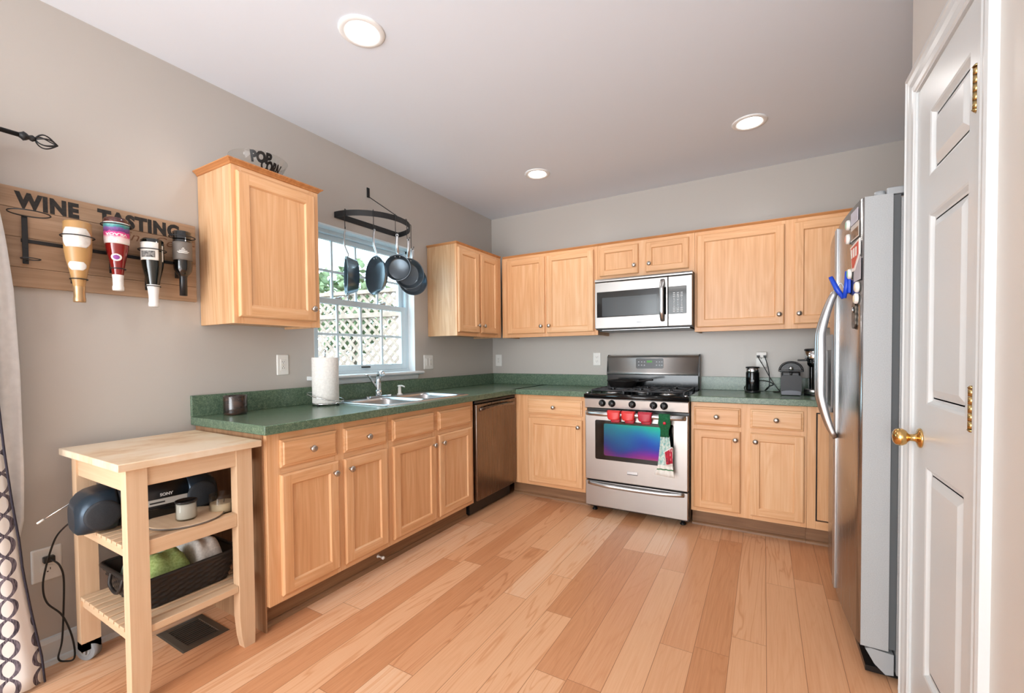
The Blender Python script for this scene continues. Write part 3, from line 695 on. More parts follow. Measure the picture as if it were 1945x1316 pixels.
b.tube([(xx[i], -.688-.032*min(1, math.sin(PI*i/30)*1.6)**.7, .236-.006*math.sin(PI*i/30)) for i in range(31)], .013, 12, flat=(.8,1.15)); b.build('handle', ALU, dw)
b = B(); b.box((RX0+.006, -.645, .04), (RX1-.006, -.6, .056), 0, BLACK); b.build('kick_plate', None, t)
b = B(); b.box((RX0+.004, -.13, .9), (RX1-.004, -.03, 1.055), .004, ENAMEL); b.build('riser', None, t)
b = B(); b.prism([(-.03,1.05),(-.122,1.05),(-.128,1.056),(-.128,1.072),(-.118,1.082),(-.114,1.195),(-.104,1.212),(-.085,1.22),(-.03,1.22)], RX0+.004, RX1-.004, 'yzx', STEELB, True)
for x in (RX0-.001, RX1-.005): b.prism([(-.03,1.045),(-.13,1.045),(-.13,1.075),(-.109,1.205),(-.088,1.224),(-.03,1.224)], x, x+.006, 'yzx', BLACK)
bgd = b.build('backguard', None, t)
def bgp(x, z, o): return (x, -.118+(.004/.113)*(z-1.082)-o, z)
b = B(); F_ = lambda v: Vector(bgp(v.x, v.y, v.z)); b.mp = F_
b.prism(rrect(.228, .085, .01, 4, 1.655, 1.15), .0, .004, 'xyz', BLACK); dp = b.build('display', None, bgd)
b = B(F_)
for x in (1.565,1.59,1.613,1.714,1.727+.01,1.757-.0):
    for z in (1.135, 1.163): b.box((x-.005, z-.005, .0035), (x+.005, z+.004, .0045), 0)
b.build('button', plain('grey_print', 'b9bcc0', .5), dp)
GREENL = NT('green_led').set(col=lin('1b3a17'), emc=lin('58d23a'), ems=.55)
b = B(F_)
for x in (1.638,1.650,1.660,1.672): b.box((x-.004, 1.157, .0035), (x+.004, 1.174, .0045), 0)
b.build('clock_digit', GREENL, dp)

# things on the range
t = thing('skillet', 'black cast iron skillet with a pouring lip on the rear left burner', 'pan', (1.475, -.30, .9595))
b = B(); c = Vector((1.475,-.30,.9595)); seg = 40; L = []
for r, z in ((.0002,0),(.098,0),(.104,.004),(.128,.052),(.132,.055),(.128,.055),(.123,.05),(.1,.007),(.0002,.006)):
    ring = []
    for i in range(seg):
        a = 2*PI*i/seg; rr = r
        if r > .12: rr = r+.013*math.exp(-((a-5.2)/.18)**2)+.013*math.exp(-((a-2.05)/.18)**2)
        ring.append(c+Vector((rr*math.cos(a), rr*math.sin(a), z-.004*(math.exp(-((a-5.2)/.18)**2) if r > .12 else 0))))
    L.append(ring)
b.rings(L, cap0=False, cap1=False); b.build('pan_body', IRON, t)
b = B(); b.tube(smooth_path([(1.59,-.33,1.005),(1.64,-.345,1.012),(1.70,-.362,1.022),(1.735,-.372,1.024)]), [.012]*8+[.014]*8+[.013]*9, 10, flat=(1.1,.55)); b.build('handle', IRON, t)
for x, lab, mt in ((1.538, 'red silicone pot grip leftmost on the oven door handle', REDS), (1.644, 'red silicone pot grip in the middle of the three on the oven handle', REDS), (1.764, 'deeper red silicone pot grip nearest the green-topped towel', REDD)):
    t = thing('pot_grip', lab, 'pot holder', (x, -.757, .72), 'red pot grips on the oven handle')
    def flap(zt_, zb_, wt, wb, y0, bulge):
        G = []
        for i in range(11):
            s_ = i/10; z = zt_+(zb_-zt_)*s_; w = (wt+(wb-wt)*s_)/2
            if s_ > .7: w *= math.sqrt(max(0, 1-((s_-.7)/.3*.62)**2))
            G.append([(x+w*(2*j/8-1), y0-bulge*math.sin(PI*j/8)*(.35+.65*s_), z) for j in range(9)])
        return G
    b = B(); b.sheet(flap(.805, .747, .096, .085, -.763, .010), .005); G = [[(x-.048+.096*j/8, -.763+.040*i/4, .805+.008*math.sin(PI*i/4)) for j in range(9)] for i in range(5)]; b.sheet(G, .005); b.build('front_flap', mt, t)
    b = B(); b.sheet(flap(.802, .721, .090, .072, -.724+.01, .006), .005); b.build('back_flap', REDD, t)
t = thing('kitchen_towel', 'printed kitchen towel with green crocheted top and red button on the oven handle', 'towel', (1.905, -.76, .38))
b = B()
def strip(rows): return [[(xl+(xr-xl)*j/10, y-.003*math.sin(j*1.9), z) for j in range(11)] for xl, xr, y, z in rows]
b.sheet(strip([(1.866,1.932,-.725,.80),(1.864,1.934,-.742,.808),(1.862,1.936,-.762,.805),(1.862,1.938,-.768,.77),(1.858,1.942,-.767,.745),(1.866,1.936,-.762,.72),(1.874,1.928,-.757,.70),(1.873,1.926,-.754,.67),(1.870,1.930,-.752,.648)]), .006); b.build('crocheted_top', CROCHET, t)
b = B(); b.lathe([(0,0),(.009,0),(.0105,.002),(.009,.005),(0,.006)], (1.902,-.7705,.748), (0,-1,0), 18); b.build('button', plain('red_button', 'c8203a', .3), t)
b = B(); G = []
for i in range(13):
    s_ = i/12; z = .652-.272*s_; xl = 1.872-.026*s_**1.4-(.012 if i > 10 else 0); xr = 1.93+.034*s_
    G.append([(xl+(xr-xl)*j/18, -.748-.008*math.sin(j*1.05+.6)*(1-.4*s_)-.010*s_, z-.012*s_*(j/18)) for j in range(19)])
b.sheet(G, .004); tb = b.build('towel_body', TOWELP, t)
def tw(x, z, o):    # point on the towel front
    s_ = min(1, max(0, (.652-z)/.272)); xl = 1.872-.026*s_**1.4; xr = 1.93+.034*s_; j = (x-xl)/(xr-xl)*18
    return (x, -.748-.008*math.sin(j*1.05+.6)*(1-.4*s_)-.010*s_-.0035-o, z)
def patch(b, poly, o, mat):
    # fine fan so that the print follows the folds
    xs = [p[0] for p in poly]; n = 14
    import itertools
    def yr(x):
        r = []
        for (x0_, z0_), (x1_, z1_) in zip(poly, poly[1:]+poly[:1]):
            if (x0_-x)*(x1_-x) <= 0 and x0_ != x1_: r.append(z0_+(z1_-z0_)*(x-x0_)/(x1_-x0_))
        return min(r), max(r)
    G = []
    for i in range(n+1):
        x = min(xs)+.0002+(max(xs)-min(xs)-.0004)*i/n; a, c_ = yr(x); G.append([tw(x, a+(c_-a)*k/4, o) for k in range(5)])
    b.sheet(G, .0012, mat)
b = B(); patch(b, [(1.906,.448),(1.956,.448),(1.956,.575),(1.948,.585),(1.893,.545),(1.893,.535),(1.906,.54)], .0006, plain('print_white', 'ece9e4', .9))
patch(b, [(1.910,.456),(1.955,.47),(1.953,.568),(1.947,.575),(1.902,.542)], .0016, plain('print_red', 'bf2b40', .9))
b.build('printed_house', None, tb)
b = B(); DKP = plain('print_dark', '33343c', .9)
for x, z, w, h in ((1.914,.49,.004,.030),(1.922,.485,.012,.004),(1.922,.498,.012,.004),(1.930,.48,.004,.02),(1.914,.53,.003,.012)): b.box(tw(x-w/2, z-h/2, .0028), Vector(tw(x+w/2, z+h/2, .0018)))
b.build('printed_mark', DKP, tb)

# ------------------------------------------------------------------ microwave
t = thing('microwave', 'stainless over-the-range microwave with black window and keypad', 'microwave', (1.66, -.2, 1.43))
MX0, MX1 = 1.282, 2.036
b = B(); b.box((MX0, -.40, 1.432), (MX1, -.004, 1.848), .003, plain('charcoal_metal', '26272a', .45)); b.build('body', None, t)
b = B(); b.prism([(-.40,1.82),(-.418,1.82),(-.428,1.826),(-.428,1.836),(-.420,1.847),(-.40,1.847)], MX0, MX1, 'yzx', STEEL); b.build('vent_strip', None, t)
b = B(); b.box((MX0+.001, -.43, 1.441), (1.862, -.40, 1.817), .004, STEEL); dr_ = b.build('door', None, t)
b = B(); b.box((1.301, -.4325, 1.532), (1.850, -.429, 1.740), .002, BLACKG); w_ = b.build('window_frame', None, dr_)
b = B(); b.prism(rrect(.436, .150, .006, 3, 1.564, 1.616), -.4335, -.432, 'xzy', plain('grey_microwave_glass', '3d4347', .12)); b.build('window', None, w_)
b = B(); b.box((1.622, -.4325, 1.478), (1.676, -.4295, 1.502), .001, ALU); b.box((1.626, -.4332, 1.481), (1.672, -.4322, 1.485), 0, DARKSLOT); b.build('badge', None, dr_)
b = B(); n_ = 24; b.tube([(1.824, -.431-.042*min(1, math.sin(PI*i/n_)*1.7)**.7, 1.484+.312*i/n_) for i in range(n_+1)], .016, 12, flat=(1.05,.6)); b.build('handle', ALU, dr_)
b = B(); b.box((1.864, -.43, 1.441), (MX1-.001, -.40, 1.817), .004, STEEL); cpn = b.build('control_panel', None, t)
b = B(); b.box((1.8655, -.4325, 1.532), (1.996, -.429, 1.740), .002, BLACKG); kp = b.build('keypad', None, cpn)
KEYP = plain('keypad_print', 'cfd2d4', .5)
b = B()
for i in range(12):
    for j in range(3):
        z = 1.690-i*.0128; x = 1.908+j*.027; w = .008 if i in (0,1,2,9,10,11) else .0035
        if (i, j) in ((4,1),): w = .006
        b.box((x-w/1.0, -.4332, z-.0028), (x+w/1.0, -.4322, z+.0028), 0)
b.build('key_mark', KEYP, kp)
b = B(); b.box((MX0+.02, -.37, 1.420), (MX1-.02, -.05, 1.432), .002, BLACK); b.build('filter_grille', None, t)
b = B(); b.box((MX0+.05, -.40, 1.424), (MX1-.02, -.385, 1.4315), .002, ALU); b.build('lower_lip', None, t)

# ------------------------------------------------------------------ refrigerator
FY0, FY1, FYM = -1.845, -.925, -1.385
t = thing('refrigerator', 'stainless side-by-side refrigerator with bowed handles on the right', 'refrigerator', (3.2, -1.385, 0))
b = B(); b.box((2.925, FY0+.004, .035), (3.585, FY1-.004, 1.788), .004, FGREY); b.build('body', None, t)
b = B(); b.box((2.84, FY0+.03, .012), (3.55, FY1-.03, .034), 0, BLACK); b.build('plinth', None, t)
for y in (FY0+.08, FY1-.08):
    b = B(); b.lathe([(0,0),(.022,0),(.022,.006),(.01,.01),(.01,.013),(0,.013)], (2.95, y, 0)); b.build('levelling_foot', BLACK, t)
def fx(y): return 2.793+.021*((y-FYM)/(FYM-FY0))**2
def fdoor(ya, yb_):
    n = 14; poly = [(fx(ya+(yb_-ya)*i/n), ya+(yb_-ya)*i/n) for i in range(n+1)]
    e = .006
    poly = [(2.902, ya), (poly[0][0]+e, ya)] + poly[1:-1] + [(poly[-1][0]+e, yb_), (2.902, yb_)]
    b = B(); L = [[(x, y, z) for x, y in poly] for z in (.122, 1.804)]
    b.rings(L, smooth=True, m=STEELV)
    o = b.build('door', None, t)
    o.data.materials.append(FGREY)
    for p in o.data.polygons:
        p.use_smooth = abs(p.normal.z) < .5 and abs(p.normal.x) > .5
        if not p.use_smooth: p.material_index = 1
    return o
dn = fdoor(FY0, FYM-.004); df = fdoor(FYM+.004, FY1)
for ya, yb_, d_ in ((FY0+.006, FYM-.01, dn), (FYM+.01, FY1-.006, df)):
    b = B(); b.box((2.903, ya, .128), (2.924, yb_, 1.798), 0, plain('grey_gasket', '55585a', .7)); b.build('gasket', None, d_)
for y, d_ in ((FYM-.018, dn), (FYM+.018, df)):
    b = B(); b.box((fx(y)-.008, y-.009, .125), (fx(y)+.004, y+.009, 1.80), .004, ALU); b.build('edge_trim', None, d_)
    yh = y+(-.028 if d_ is dn else .028); n_ = 28
    b = B(); b.tube([(fx(yh)-.006-.058*min(1, math.sin(PI*i/n_)*1.25)**.8, yh, .835+.68*i/n_) for i in range(n_+1)], [.010+.007*math.sin(PI*i/n_) for i in range(n_+1)], 12, flat=(.75,1.15)); b.build('handle', ALU, d_)
# dispenser on the far door
b = B(); yc = -1.12
b.box((fx(yc)-.010, yc-.115, .93), (fx(yc)+.002, yc-.095, 1.32), .003, GREYP); b.box((fx(yc)-.010, yc+.095, .93), (fx(yc)+.002, yc+.115, 1.32), .003, GREYP)
b.box((fx(yc)-.010, yc-.095, 1.24), (fx(yc)+.002, yc+.095, 1.32), .003, GREYP); b.box((fx(yc)-.016, yc-.115, .93), (fx(yc)+.002, yc+.115, .955), .003, GREYP); b.box((fx(yc)-.004, yc-.095, .955), (fx(yc)+.003, yc+.095, 1.24), 0, BLACK)
b.build('water_dispenser', None, df)
for y, d_ in ((FY0+.03, dn), (FY1-.03, df)):
    b = B(); b.cyl((2.868, y, 1.802), (2.868, y, 1.822), .016, seg=18, m=GREYP); b.box((2.885, y-.022, 1.802), (2.98, y+.022, 1.828), .004, GREYP); b.build('hinge_cover', None, t)
b = B(); b.box((2.985, FY0+.006, 1.7885), (3.07, FY1-.006, 1.815), .006, FGREY); b.build('top_cover', None, t)
b = B(); b.prism([(2.835,.112),(2.85,.118),(2.918,.112),(2.918,.035),(2.895,.03),(2.862,.062)], FY0+.002, FY0+.07, 'xzy', GREYP); b.build('hinge_bracket', None, t)
b = B(); b.prism([(2.845,.112),(2.918,.112),(2.918,.04),(2.88,.04)], FY0+.075, FY1-.004, 'xzy', plain('dark_grille', '4a4d50', .5)); b.build('toe_grille', None, t)

# fridge door papers and magnets
def on_door(y, z, o): return Vector((fx(y)-o, y, z))
MG = 'papers and magnets on the refrigerator door'
def sheet_mag(name, lab, cat, poly, th, mat, base=.0012, extra=None):
    b = B(lambda v: on_door(v.x, v.y, base+v.z)); b.prism(poly, 0, th, 'xyz', mat)
    o = b.build(name, None, None); tag(o, lab, cat, MG); return o
def rect(y0, y1, z0, z1): return [(y0,z0),(y1,z0),(y1,z1),(y0,z1)]
sheet_mag('paper_note', 'pale photo strip topmost on the refrigerator door', 'note', rect(-1.795,-1.69,1.735,1.785), .001, plain('lilac_paper', 'c6c4cf', .6))
ph = thing('photo_card', 'brown photo card under the topmost strip on the refrigerator door', 'photo', on_door(-1.75, 1.66, .0012), MG)
b = B(lambda v: on_door(v.x, v.y, .0012+v.z)); b.prism(rect(-1.81,-1.69,1.672,1.732), 0, .001, 'xyz', plain('photo_border', 'cfc9c2', .5)); b.build('card', None, ph)
b = B(lambda v: on_door(v.x, v.y, .0022+v.z)); b.prism(rect(-1.803,-1.697,1.677,1.712), 0, .0006, 'xyz', speck('photo_print', '4b3a31', '9a7c66', .4, 60)); b.build('picture', None, ph)
def round_mag(y, z, hexc, lab):
    b = B(); b.lathe([(0,0),(.019,0),(.021,.003),(.02,.010),(.016,.013),(0,.014)], on_door(y, z, .0005), (-1,0,0), 22, m=WHITEP); b.lathe([(0,0),(.014,0),(.013,.001),(0,.0012)], on_door(y, z, .0146), (-1,0,0), 20, m=plain('magnet_'+hexc, hexc, .4))
    tag(b.build('round_magnet', None, None), lab, 'magnet', MG)
round_mag(-1.668, 1.748, '9fc8b0', 'round mint green magnet highest on the refrigerator door')
round_mag(-1.665, 1.692, 'd9a08c', 'round peach magnet below the mint one')
sg = thing('sign_magnet', 'red and white shield-shaped sign magnet on the refrigerator door', 'magnet', on_door(-1.77, 1.61, .0012), MG)
b = B(lambda v: on_door(v.x, v.y, .0012+v.z)); b.prism([(-1.70,1.648),(-1.83,1.66),(-1.83,1.60),(-1.76,1.548),(-1.73,1.548)], 0, .004, 'xyz', plain('sign_white', 'e6e0dc', .4)); b.build('plate', None, sg)
b = B(lambda v: on_door(v.x, v.y, .0052+v.z)); b.prism([(-1.712,1.640),(-1.818,1.65),(-1.818,1.604),(-1.757,1.560),(-1.737,1.56)], 0, .001, 'xyz', plain('sign_red', 'c9473c', .4)); b.build('red_field', None, sg)
b = B(lambda v: on_door(v.x, v.y, .0063+v.z)); 
for k in range(3): b.prism(rect(-1.80+.03*k,-1.782+.03*k,1.60,1.635), 0, .0006, 'xyz', WHITEP)
b.build('white_mark', None, sg)
round_mag(-1.70, 1.545, '86c79b', 'round green-topped magnet just above the blue clip')
sheet_mag('paper_note', 'grey printed slip held beside the green magnet on the refrigerator door', 'note', rect(-1.835,-1.745,1.505,1.59), .001, plain('grey_paper', 'b9b3b8', .6))
cl = thing('blue_clip', 'bright blue V-shaped clip sticking out of the refrigerator door', 'clip', on_door(-1.66, 1.50, .004), MG)
BLUE = plain('blue_plastic', '1446c4', .3)
b = B(); b.box(on_door(-1.70,1.47,.001), on_door(-1.66,1.525,.008), .002, BLUE); b.tube([on_door(-1.68,1.56,.010), on_door(-1.68,1.50,.012), on_door(-1.675,1.452,.018)], [.008,.009,.007], 10, BLUE); b.build('fixed_jaw', None, cl)
b = B(); b.tube([on_door(-1.672,1.452,.020), on_door(-1.665,1.49,.040), on_door(-1.66,1.545,.062)], [.007,.010,.008], 10, BLUE); b.build('moving_jaw', None, cl)
b = B(); b.tube(smooth_path([on_door(-1.672,1.49,.018), on_door(-1.668,1.515,.028), on_door(-1.665,1.505,.038)]), .002, 6, ALU); b.build('spring', None, cl)
round_mag(-1.81, 1.478, 'e3d2ac', 'upper of the two cream round magnets low on the refrigerator door')
round_mag(-1.80, 1.436, 'e0cfa4', 'lower of the two cream round magnets, just above the dark bottle opener')
op = thing('bottle_opener', 'dark pewter bottle-opener magnet lowest on the refrigerator door', 'bottle opener', on_door(-1.76, 1.385, .003), MG)
b = B(lambda v: on_door(v.x, v.y, .001+v.z)); b.prism(rrect(.05, .105, .022, 6, -1.76, 1.375), 0, .005, 'xyz', speck('pewter', '2b2724', '6b645c', .35, 80, metal=.8)); b.build('plate', None, op)
b = B(); b.lathe([(0,0),(.012,0),(.011,.004),(0,.006)], on_door(-1.76,1.395,.0061), (-1,0,0), 16); b.build('boss', ALU, op)

# ------------------------------------------------------------------ wall plates
def outlet(name, lab, center, right, wide=1, plug=False, kinds=('outlet',)):
    right = Vector(right); n = right.cross(Vector((0,0,1))); c = Vector(center)
    t = thing(name, lab, 'outlet' if 'outlet' in kinds else 'switch', c, 'white wall plates')
    mp = lambda v: c + right*v.x + Vector((0,0,1))*v.y + n*v.z
    w = .074+.046*(wide-1)
    b = B(mp)
    b.rings([[(x, y, z) for x, y in rrect(w-2*i, .122-2*i, .004, 3)] for i, z in ((0,.0005),(0,.002),(.003,.0055),(.006,.006))], m=WHITEP); b.build('cover_plate', None, t)
    for k, kd in enumerate(kinds):
        cx = (k-(len(kinds)-1)/2)*.046
        if kd == 'switch':
            b = B(mp); b.box((cx-.0165, -.033, .005), (cx+.0165, .033, .0075), .001, WHITEP); b.box((cx-.014, -.028, .0075), (cx+.014, .028, .0105), .002, WHITEP); b.build('rocker', None, t)
        elif kd == 'gfci':
            b = B(mp); b.box((cx-.0165, -.033, .005), (cx+.0165, .033, .0085), .001, WHITEP)
            for s_ in (1, -1):
                for dx in (-.006, .006): b.box((cx+dx-.001, s_*.019-.004, .0084), (cx+dx+.001, s_*.019+.004, .0089), 0, DARKSLOT)
                b.cyl((cx, s_*.019-.009*s_, .0084), (cx, s_*.019-.009*s_, .0089), .0024, seg=10, m=DARKSLOT)
            b.box((cx-.008, -.005, .0085), (cx+.008, -.0005, .0095), 0, IVORY); b.box((cx-.008, .0005, .0085), (cx+.008, .005, .0095), 0, IVORY); b.build('socket', None, t)
        else:
            for s_ in (1, -1):
                b = B(mp); b.prism([(cx+a, s_*.0195+d) for a, d in rrect(.034, .028, .012, 4)], .005, .0085, 'xyz', WHITEP)
                for dx in (-.0065, .0065): b.box((cx+dx-.001, s_*.0195-.002, .0084), (cx+dx+.001, s_*.0195+.006, .0089), 0, DARKSLOT)
                b.cyl((cx, s_*.0195-.007, .0084), (cx, s_*.0195-.007, .0089), .0024, seg=10, m=DARKSLOT); b.build('socket', None, t)
    return t
LW, BW = (0,1,0), (1,0,0)
outlet('wall_outlet', 'white outlet plate on the left wall left of the paper towel', (0, -2.339, 1.185), LW, 1, kinds=('gfci',))['category'] = 'outlet'
outlet('wall_switch', 'double white switch and outlet plate on the left wall right of the window', (0, -1.028, 1.177), LW, 2, kinds=('switch','gfci'))['category'] = 'switch'
outlet('wall_outlet', 'white outlet plate at the corner end of the back wall', (.075, 0, 1.176), BW, 1, kinds=('gfci',))['category'] = 'outlet'
outlet('wall_outlet', 'white outlet plate on the back wall just left of the range', (1.151, 0, 1.186), BW, 1, kinds=('outlet',))
ot = outlet('wall_outlet', 'white outlet with a white plug adapter and two black plugs above the coffee machines', (2.48, 0, 1.176), BW, 1, kinds=('outlet',))
ad = thing('plug_adapter', 'white plug adapter plugged in above the coffee machines', 'adapter', (2.48, -.009, 1.215))
b = B(); b.box((2.444, -.037, 1.192), (2.516, -.0095, 1.238), .005, WHITEP); b.build('adapter_body', None, ad)
bo = outlet('wall_outlet', 'large white outlet plate low on the left wall beside the trolley', (0, -3.35, .407), LW, 1, kinds=('outlet',))
bo.scale = (1, 1.2, 1.1)

# ------------------------------------------------------------------ recessed lights
for x, y, lab in ((.963,-2.546,'recessed ceiling light nearest the camera, largest in view'), (2.415,-.802,'recessed ceiling light on the right in front of the wide wall cabinet'), (.944,-.798,'recessed ceiling light farthest back, near the corner cabinets')):
    t = thing('recessed_light', lab, 'ceiling light', (x, y, HC), 'recessed ceiling lights')
    b = B(); b.lathe([(.098,0),(.099,-.003),(.094,-.007),(.078,-.009),(.066,-.004),(.064,-.001)], (x, y, HC), cap0=False, cap1=False, seg=40); b.build('trim_ring', LAMPW, t)
    b = B(); b.lathe([(0,-.001),(.062,-.001),(.066,-.0045),(.05,-.010),(0,-.013)], (x, y, HC), cap0=False, cap1=False, seg=36); b.build('lens', EMIT, t)
    l = lamp('downlight_beam', 'SPOT', (x, y, HC-.03), (x, y, 0), 12, (1, .98, .97), spot_size=2.7, spot_blend=.7, shadow_soft_size=.065); 

# ------------------------------------------------------------------ paper towel
t = thing('paper_towel_holder', 'chrome wire paper-towel holder at the end of the sink', 'holder', (.17, -2.172, ZC))
b = B(); c = (.17, -2.172)
for a in (.3, 1.9, 3.5, 5.1): b.lathe([(0,0),(.008,0),(.009,.006),(.004,.010),(0,.010)], (c[0]+.082*math.cos(a), c[1]+.082*math.sin(a), ZC+.0002), m=BLACK)
b.tube([(c[0]+.085*math.cos(2*PI*i/40), c[1]+.085*math.sin(2*PI*i/40), ZC+.012) for i in range(40)], .003, 8, CHROME, True); b.tube([(c[0]-.085, c[1], ZC+.012), (c[0]+.085, c[1], ZC+.012)], .003, 8, CHROME); b.tube([(c[0], c[1]-.085, ZC+.012), (c[0], c[1]+.085, ZC+.012)], .003, 8, CHROME); b.build('base', None, t)
b = B(); b.cyl((c[0], c[1], ZC+.012), (c[0], c[1], ZC+.325), .004, seg=10); b.lathe([(0,0),(.005,0),(.008,.008),(.005,.016),(0,.018)], (c[0], c[1], ZC+.325)); b.build('post', CHROME, t)
b = B(); b.tube([(c[0]+.105*math.cos(2*PI*i/40), c[1]+.105*math.sin(2*PI*i/40), ZC+.05-.026*math.cos(2*PI*i/40-.6)) for i in range(40)], .0026, 8, CHROME, True); b.tube([(c[0]+.087, c[1], ZC+.012), (c[0]+.104*math.cos(.3), c[1]+.104*math.sin(.3), ZC+.026)], .003, 8, CHROME); b.build('tension_ring', None, t)
b = B(); b.lathe([(.021,0),(.074,0),(.0765,.003),(.0765,.272),(.074,.277),(.021,.277)], (c[0], c[1], ZC+.0155), seg=44, cap0=False, cap1=False); b.lathe([(.021,0),(.021,.277)], (c[0], c[1], ZC+.0155), cap0=False, cap1=False)
tag(b.build('paper_towel_roll', PAPER), 'white paper towel roll upright on its holder left of the sink', 'paper towel')

# jar on worktop
t = thing('candle_jar', 'squat dark smoked candle jar on the left end of the green worktop', 'candle', (.115, -2.672, ZC))
SMOKE = NT('smoked_glass'); f = SMOKE.noise(SMOKE.mapping(SMOKE.coord(), (3,3,14)), 3, 2); SMOKE = SMOKE.set(col=SMOKE.ramp(f, [(.4, lin('1c1614')), (.7, lin('4a342b'))]), rough=.12, coat=.5)
b = B(); b.lathe([(0,0),(.048,0),(.053,.004),(.0545,.012),(.0545,.096),(.053,.099),(.050,.097),(.050,.06),(0,.06)], (.115,-2.672,ZC+.0002), seg=40, cap0=False, cap1=False); b.build('jar', SMOKE, t)
b = B(); b.lathe([(0,0),(.0495,0),(0,.002)], (.115,-2.672,ZC+.062), seg=30, cap0=False, cap1=False); b.build('wax', plain('dark_wax', '57463c', .6), t)

# ------------------------------------------------------------------ coffee corner
t = thing('milk_frother', 'black cylindrical milk frother with chrome rim, left on the short worktop', 'frother', (2.425, -.20, ZC))
c = (2.425,-.20,ZC+.0002)
b = B(); b.lathe([(0,0),(.05,0),(.052,.004),(.052,.012),(.046,.018),(0,.018)], c, m=BLACK); b.build('power_base', None, t)
b = B(); b.lathe([(0,.0182),(.043,.0182),(.045,.024),(.045,.148),(.044,.152),(0,.152)], c, m=BLACKG, seg=36); b.build('jug', None, t)
b = B(); b.lathe([(.0,.1522),(.043,.1522),(.0425,.16),(.0445,.182),(.043,.183),(0,.183)], c, seg=36); b.build('rim', CHROME, t)
b = B(); b.lathe([(0,.1832),(.046,.1832),(.047,.187),(.044,.193),(0,.195)], c, m=BLACK, seg=36); b.build('lid', None, t)
b = B(); b.lathe([(0,0),(.011,0),(.0115,.002),(0,.003)], (2.425,-.245,ZC+.09), (0,-1,0), 16); b.build('button', GREYP, t)
t = thing('coffee_machine', 'small dark grey pod coffee machine with a rounded top', 'coffee machine', (2.66, -.24, ZC))
DG = plain('dark_grey_plastic', '161618', .35); MG2 = speck('titan_grey_plastic', '232326', '29292c', .45, 300)
c = Vector((2.66,-.24,ZC+.0002))
b = B(); b.box(c+Vector((-.055,-.11,0)), c+Vector((.055,.13,.165)), .012, DG, 3); b.build('body', None, t)
b = B(); b.prism([(c.x+a, c.z+d) for a, d in rrect(.122, .135, .018, 5, 0, .072)], c.y-.125, c.y-.108, 'xzy', MG2); fpn = b.build('front_panel', None, t)
b = B(); b.prism([(c.x+a, c.z+d) for a, d in [(-.056,.005),(.056,.005),(.056,.028),(.03,.034),(0,.036),(-.03,.034),(-.056,.028)]], c.y-.132, c.y-.124, 'xzy', plain('drip_tray_grey', '606068', .3)); b.build('drip_tray', None, t)
b = B(); b.prism([(c.x+a, c.z+d) for a, d in [(-.06,.155)]+[(.06*math.cos(PI-PI*i/16), .175+.052*math.sin(PI*i/16)) for i in range(17)]+[(.06,.155)]], c.y-.09, c.y+.11, 'xzy', DG); b.build('dome', None, t)
b = B(); b.tube([c+Vector((.067*math.cos(PI-PI*i/18), -.095, .172+.058*math.sin(PI*i/18))) for i in range(19)], .007, 8, BLACK); b.box(c+Vector((-.075,-.104,.163)), c+Vector((.075,-.088,.176)), .004, BLACK); b.build('lever', None, t)
b = B(); b.lathe([(0,0),(.014,0),(.014,.012),(.010,.018),(0,.02)], c+Vector((0,-.105,.185)), (0,-1,0), 18, m=CHROME); b.cyl(c+Vector((0,-.112,.16)), c+Vector((0,-.112,.135)), .009, .007, 14, BLACK); b.build('spout', None, t)
t = thing('coffee_maker', 'tall black coffee maker with chrome head beside the refrigerator', 'coffee machine', (2.80, -.27, ZC))
c = Vector((2.80,-.27,ZC+.0002))
b = B(); b.lathe([(0,0),(.058,0),(.06,.004),(.06,.012)], c+Vector((0,0,0)), m=BLACK, seg=36); b.lathe([(.0,.012),(.06,.012),(.06,.038),(.056,.042),(0,.042)], c, m=ALU, seg=36); b.build('base', None, t)
b = B(); b.box(c+Vector((-.03,-.02,.03)), c+Vector((.05,.12,.25)), .012, BLACKG, 3); b.build('column', None, t)
b = B(); b.lathe([(0,.252),(.058,.252),(.06,.256),(.06,.308),(.0,.308)], c+Vector((0,-.01,0)), m=CHROME, seg=40); b.lathe([(0,.3082),(.061,.3082),(.062,.313),(.058,.32),(0,.322)], c+Vector((0,-.01,0)), m=BLACK, seg=40); b.build('head', None, t)
b = B(); b.lathe([(0,.195),(.03,.195),(.042,.21),(.048,.2515),(0,.2515)], c+Vector((0,-.01,0)), m=BLACKG, seg=30); b.box(c+Vector((-.10,-.02,.236)), c+Vector((-.045,0,.248)), .004, BLACK); b.build('pod_holder', None, t)
def cord(name, lab, pts, r=.0033, plug=None, n=8, mat=None):
    t = thing(name, lab, 'cord', pts[0])
    b = B(); b.tube(smooth_path(pts, n), r, 8); b.build('cable', mat or CORD, t)
    if plug: b = B(); b.box(Vector(plug[0]), Vector(plug[1]), .003, BLACK); b.build('plug', None, t)
    return t
zc = ZC+.0042
cord('power_cord', 'black power cord from the left plug of the adapter to the pod coffee machine', [(2.459,-.056,1.205),(2.463,-.07,1.19),(2.50,-.085,1.12),(2.545,-.10,1.03),(2.585,-.11,.965),(2.60,-.12,.945),(2.56,-.115,zc),(2.60,-.14,zc),(2.625,-.15,zc)], plug=((2.449,-.06,1.196),(2.469,-.0372,1.212)))
cord('power_cord', 'black power cord from the right plug of the adapter down to the frother', [(2.503,-.056,1.205),(2.506,-.068,1.19),(2.525,-.075,1.12),(2.535,-.08,1.03),(2.53,-.085,.97),(2.505,-.10,.945),(2.53,-.06,.972),(2.56,-.05,.99),(2.52,-.045,1.012),(2.47,-.05,1.015),(2.40,-.06,.995),(2.368,-.08,.965),(2.375,-.13,.945),(2.382,-.16,zc)], plug=((2.493,-.06,1.196),(2.513,-.0372,1.212)))

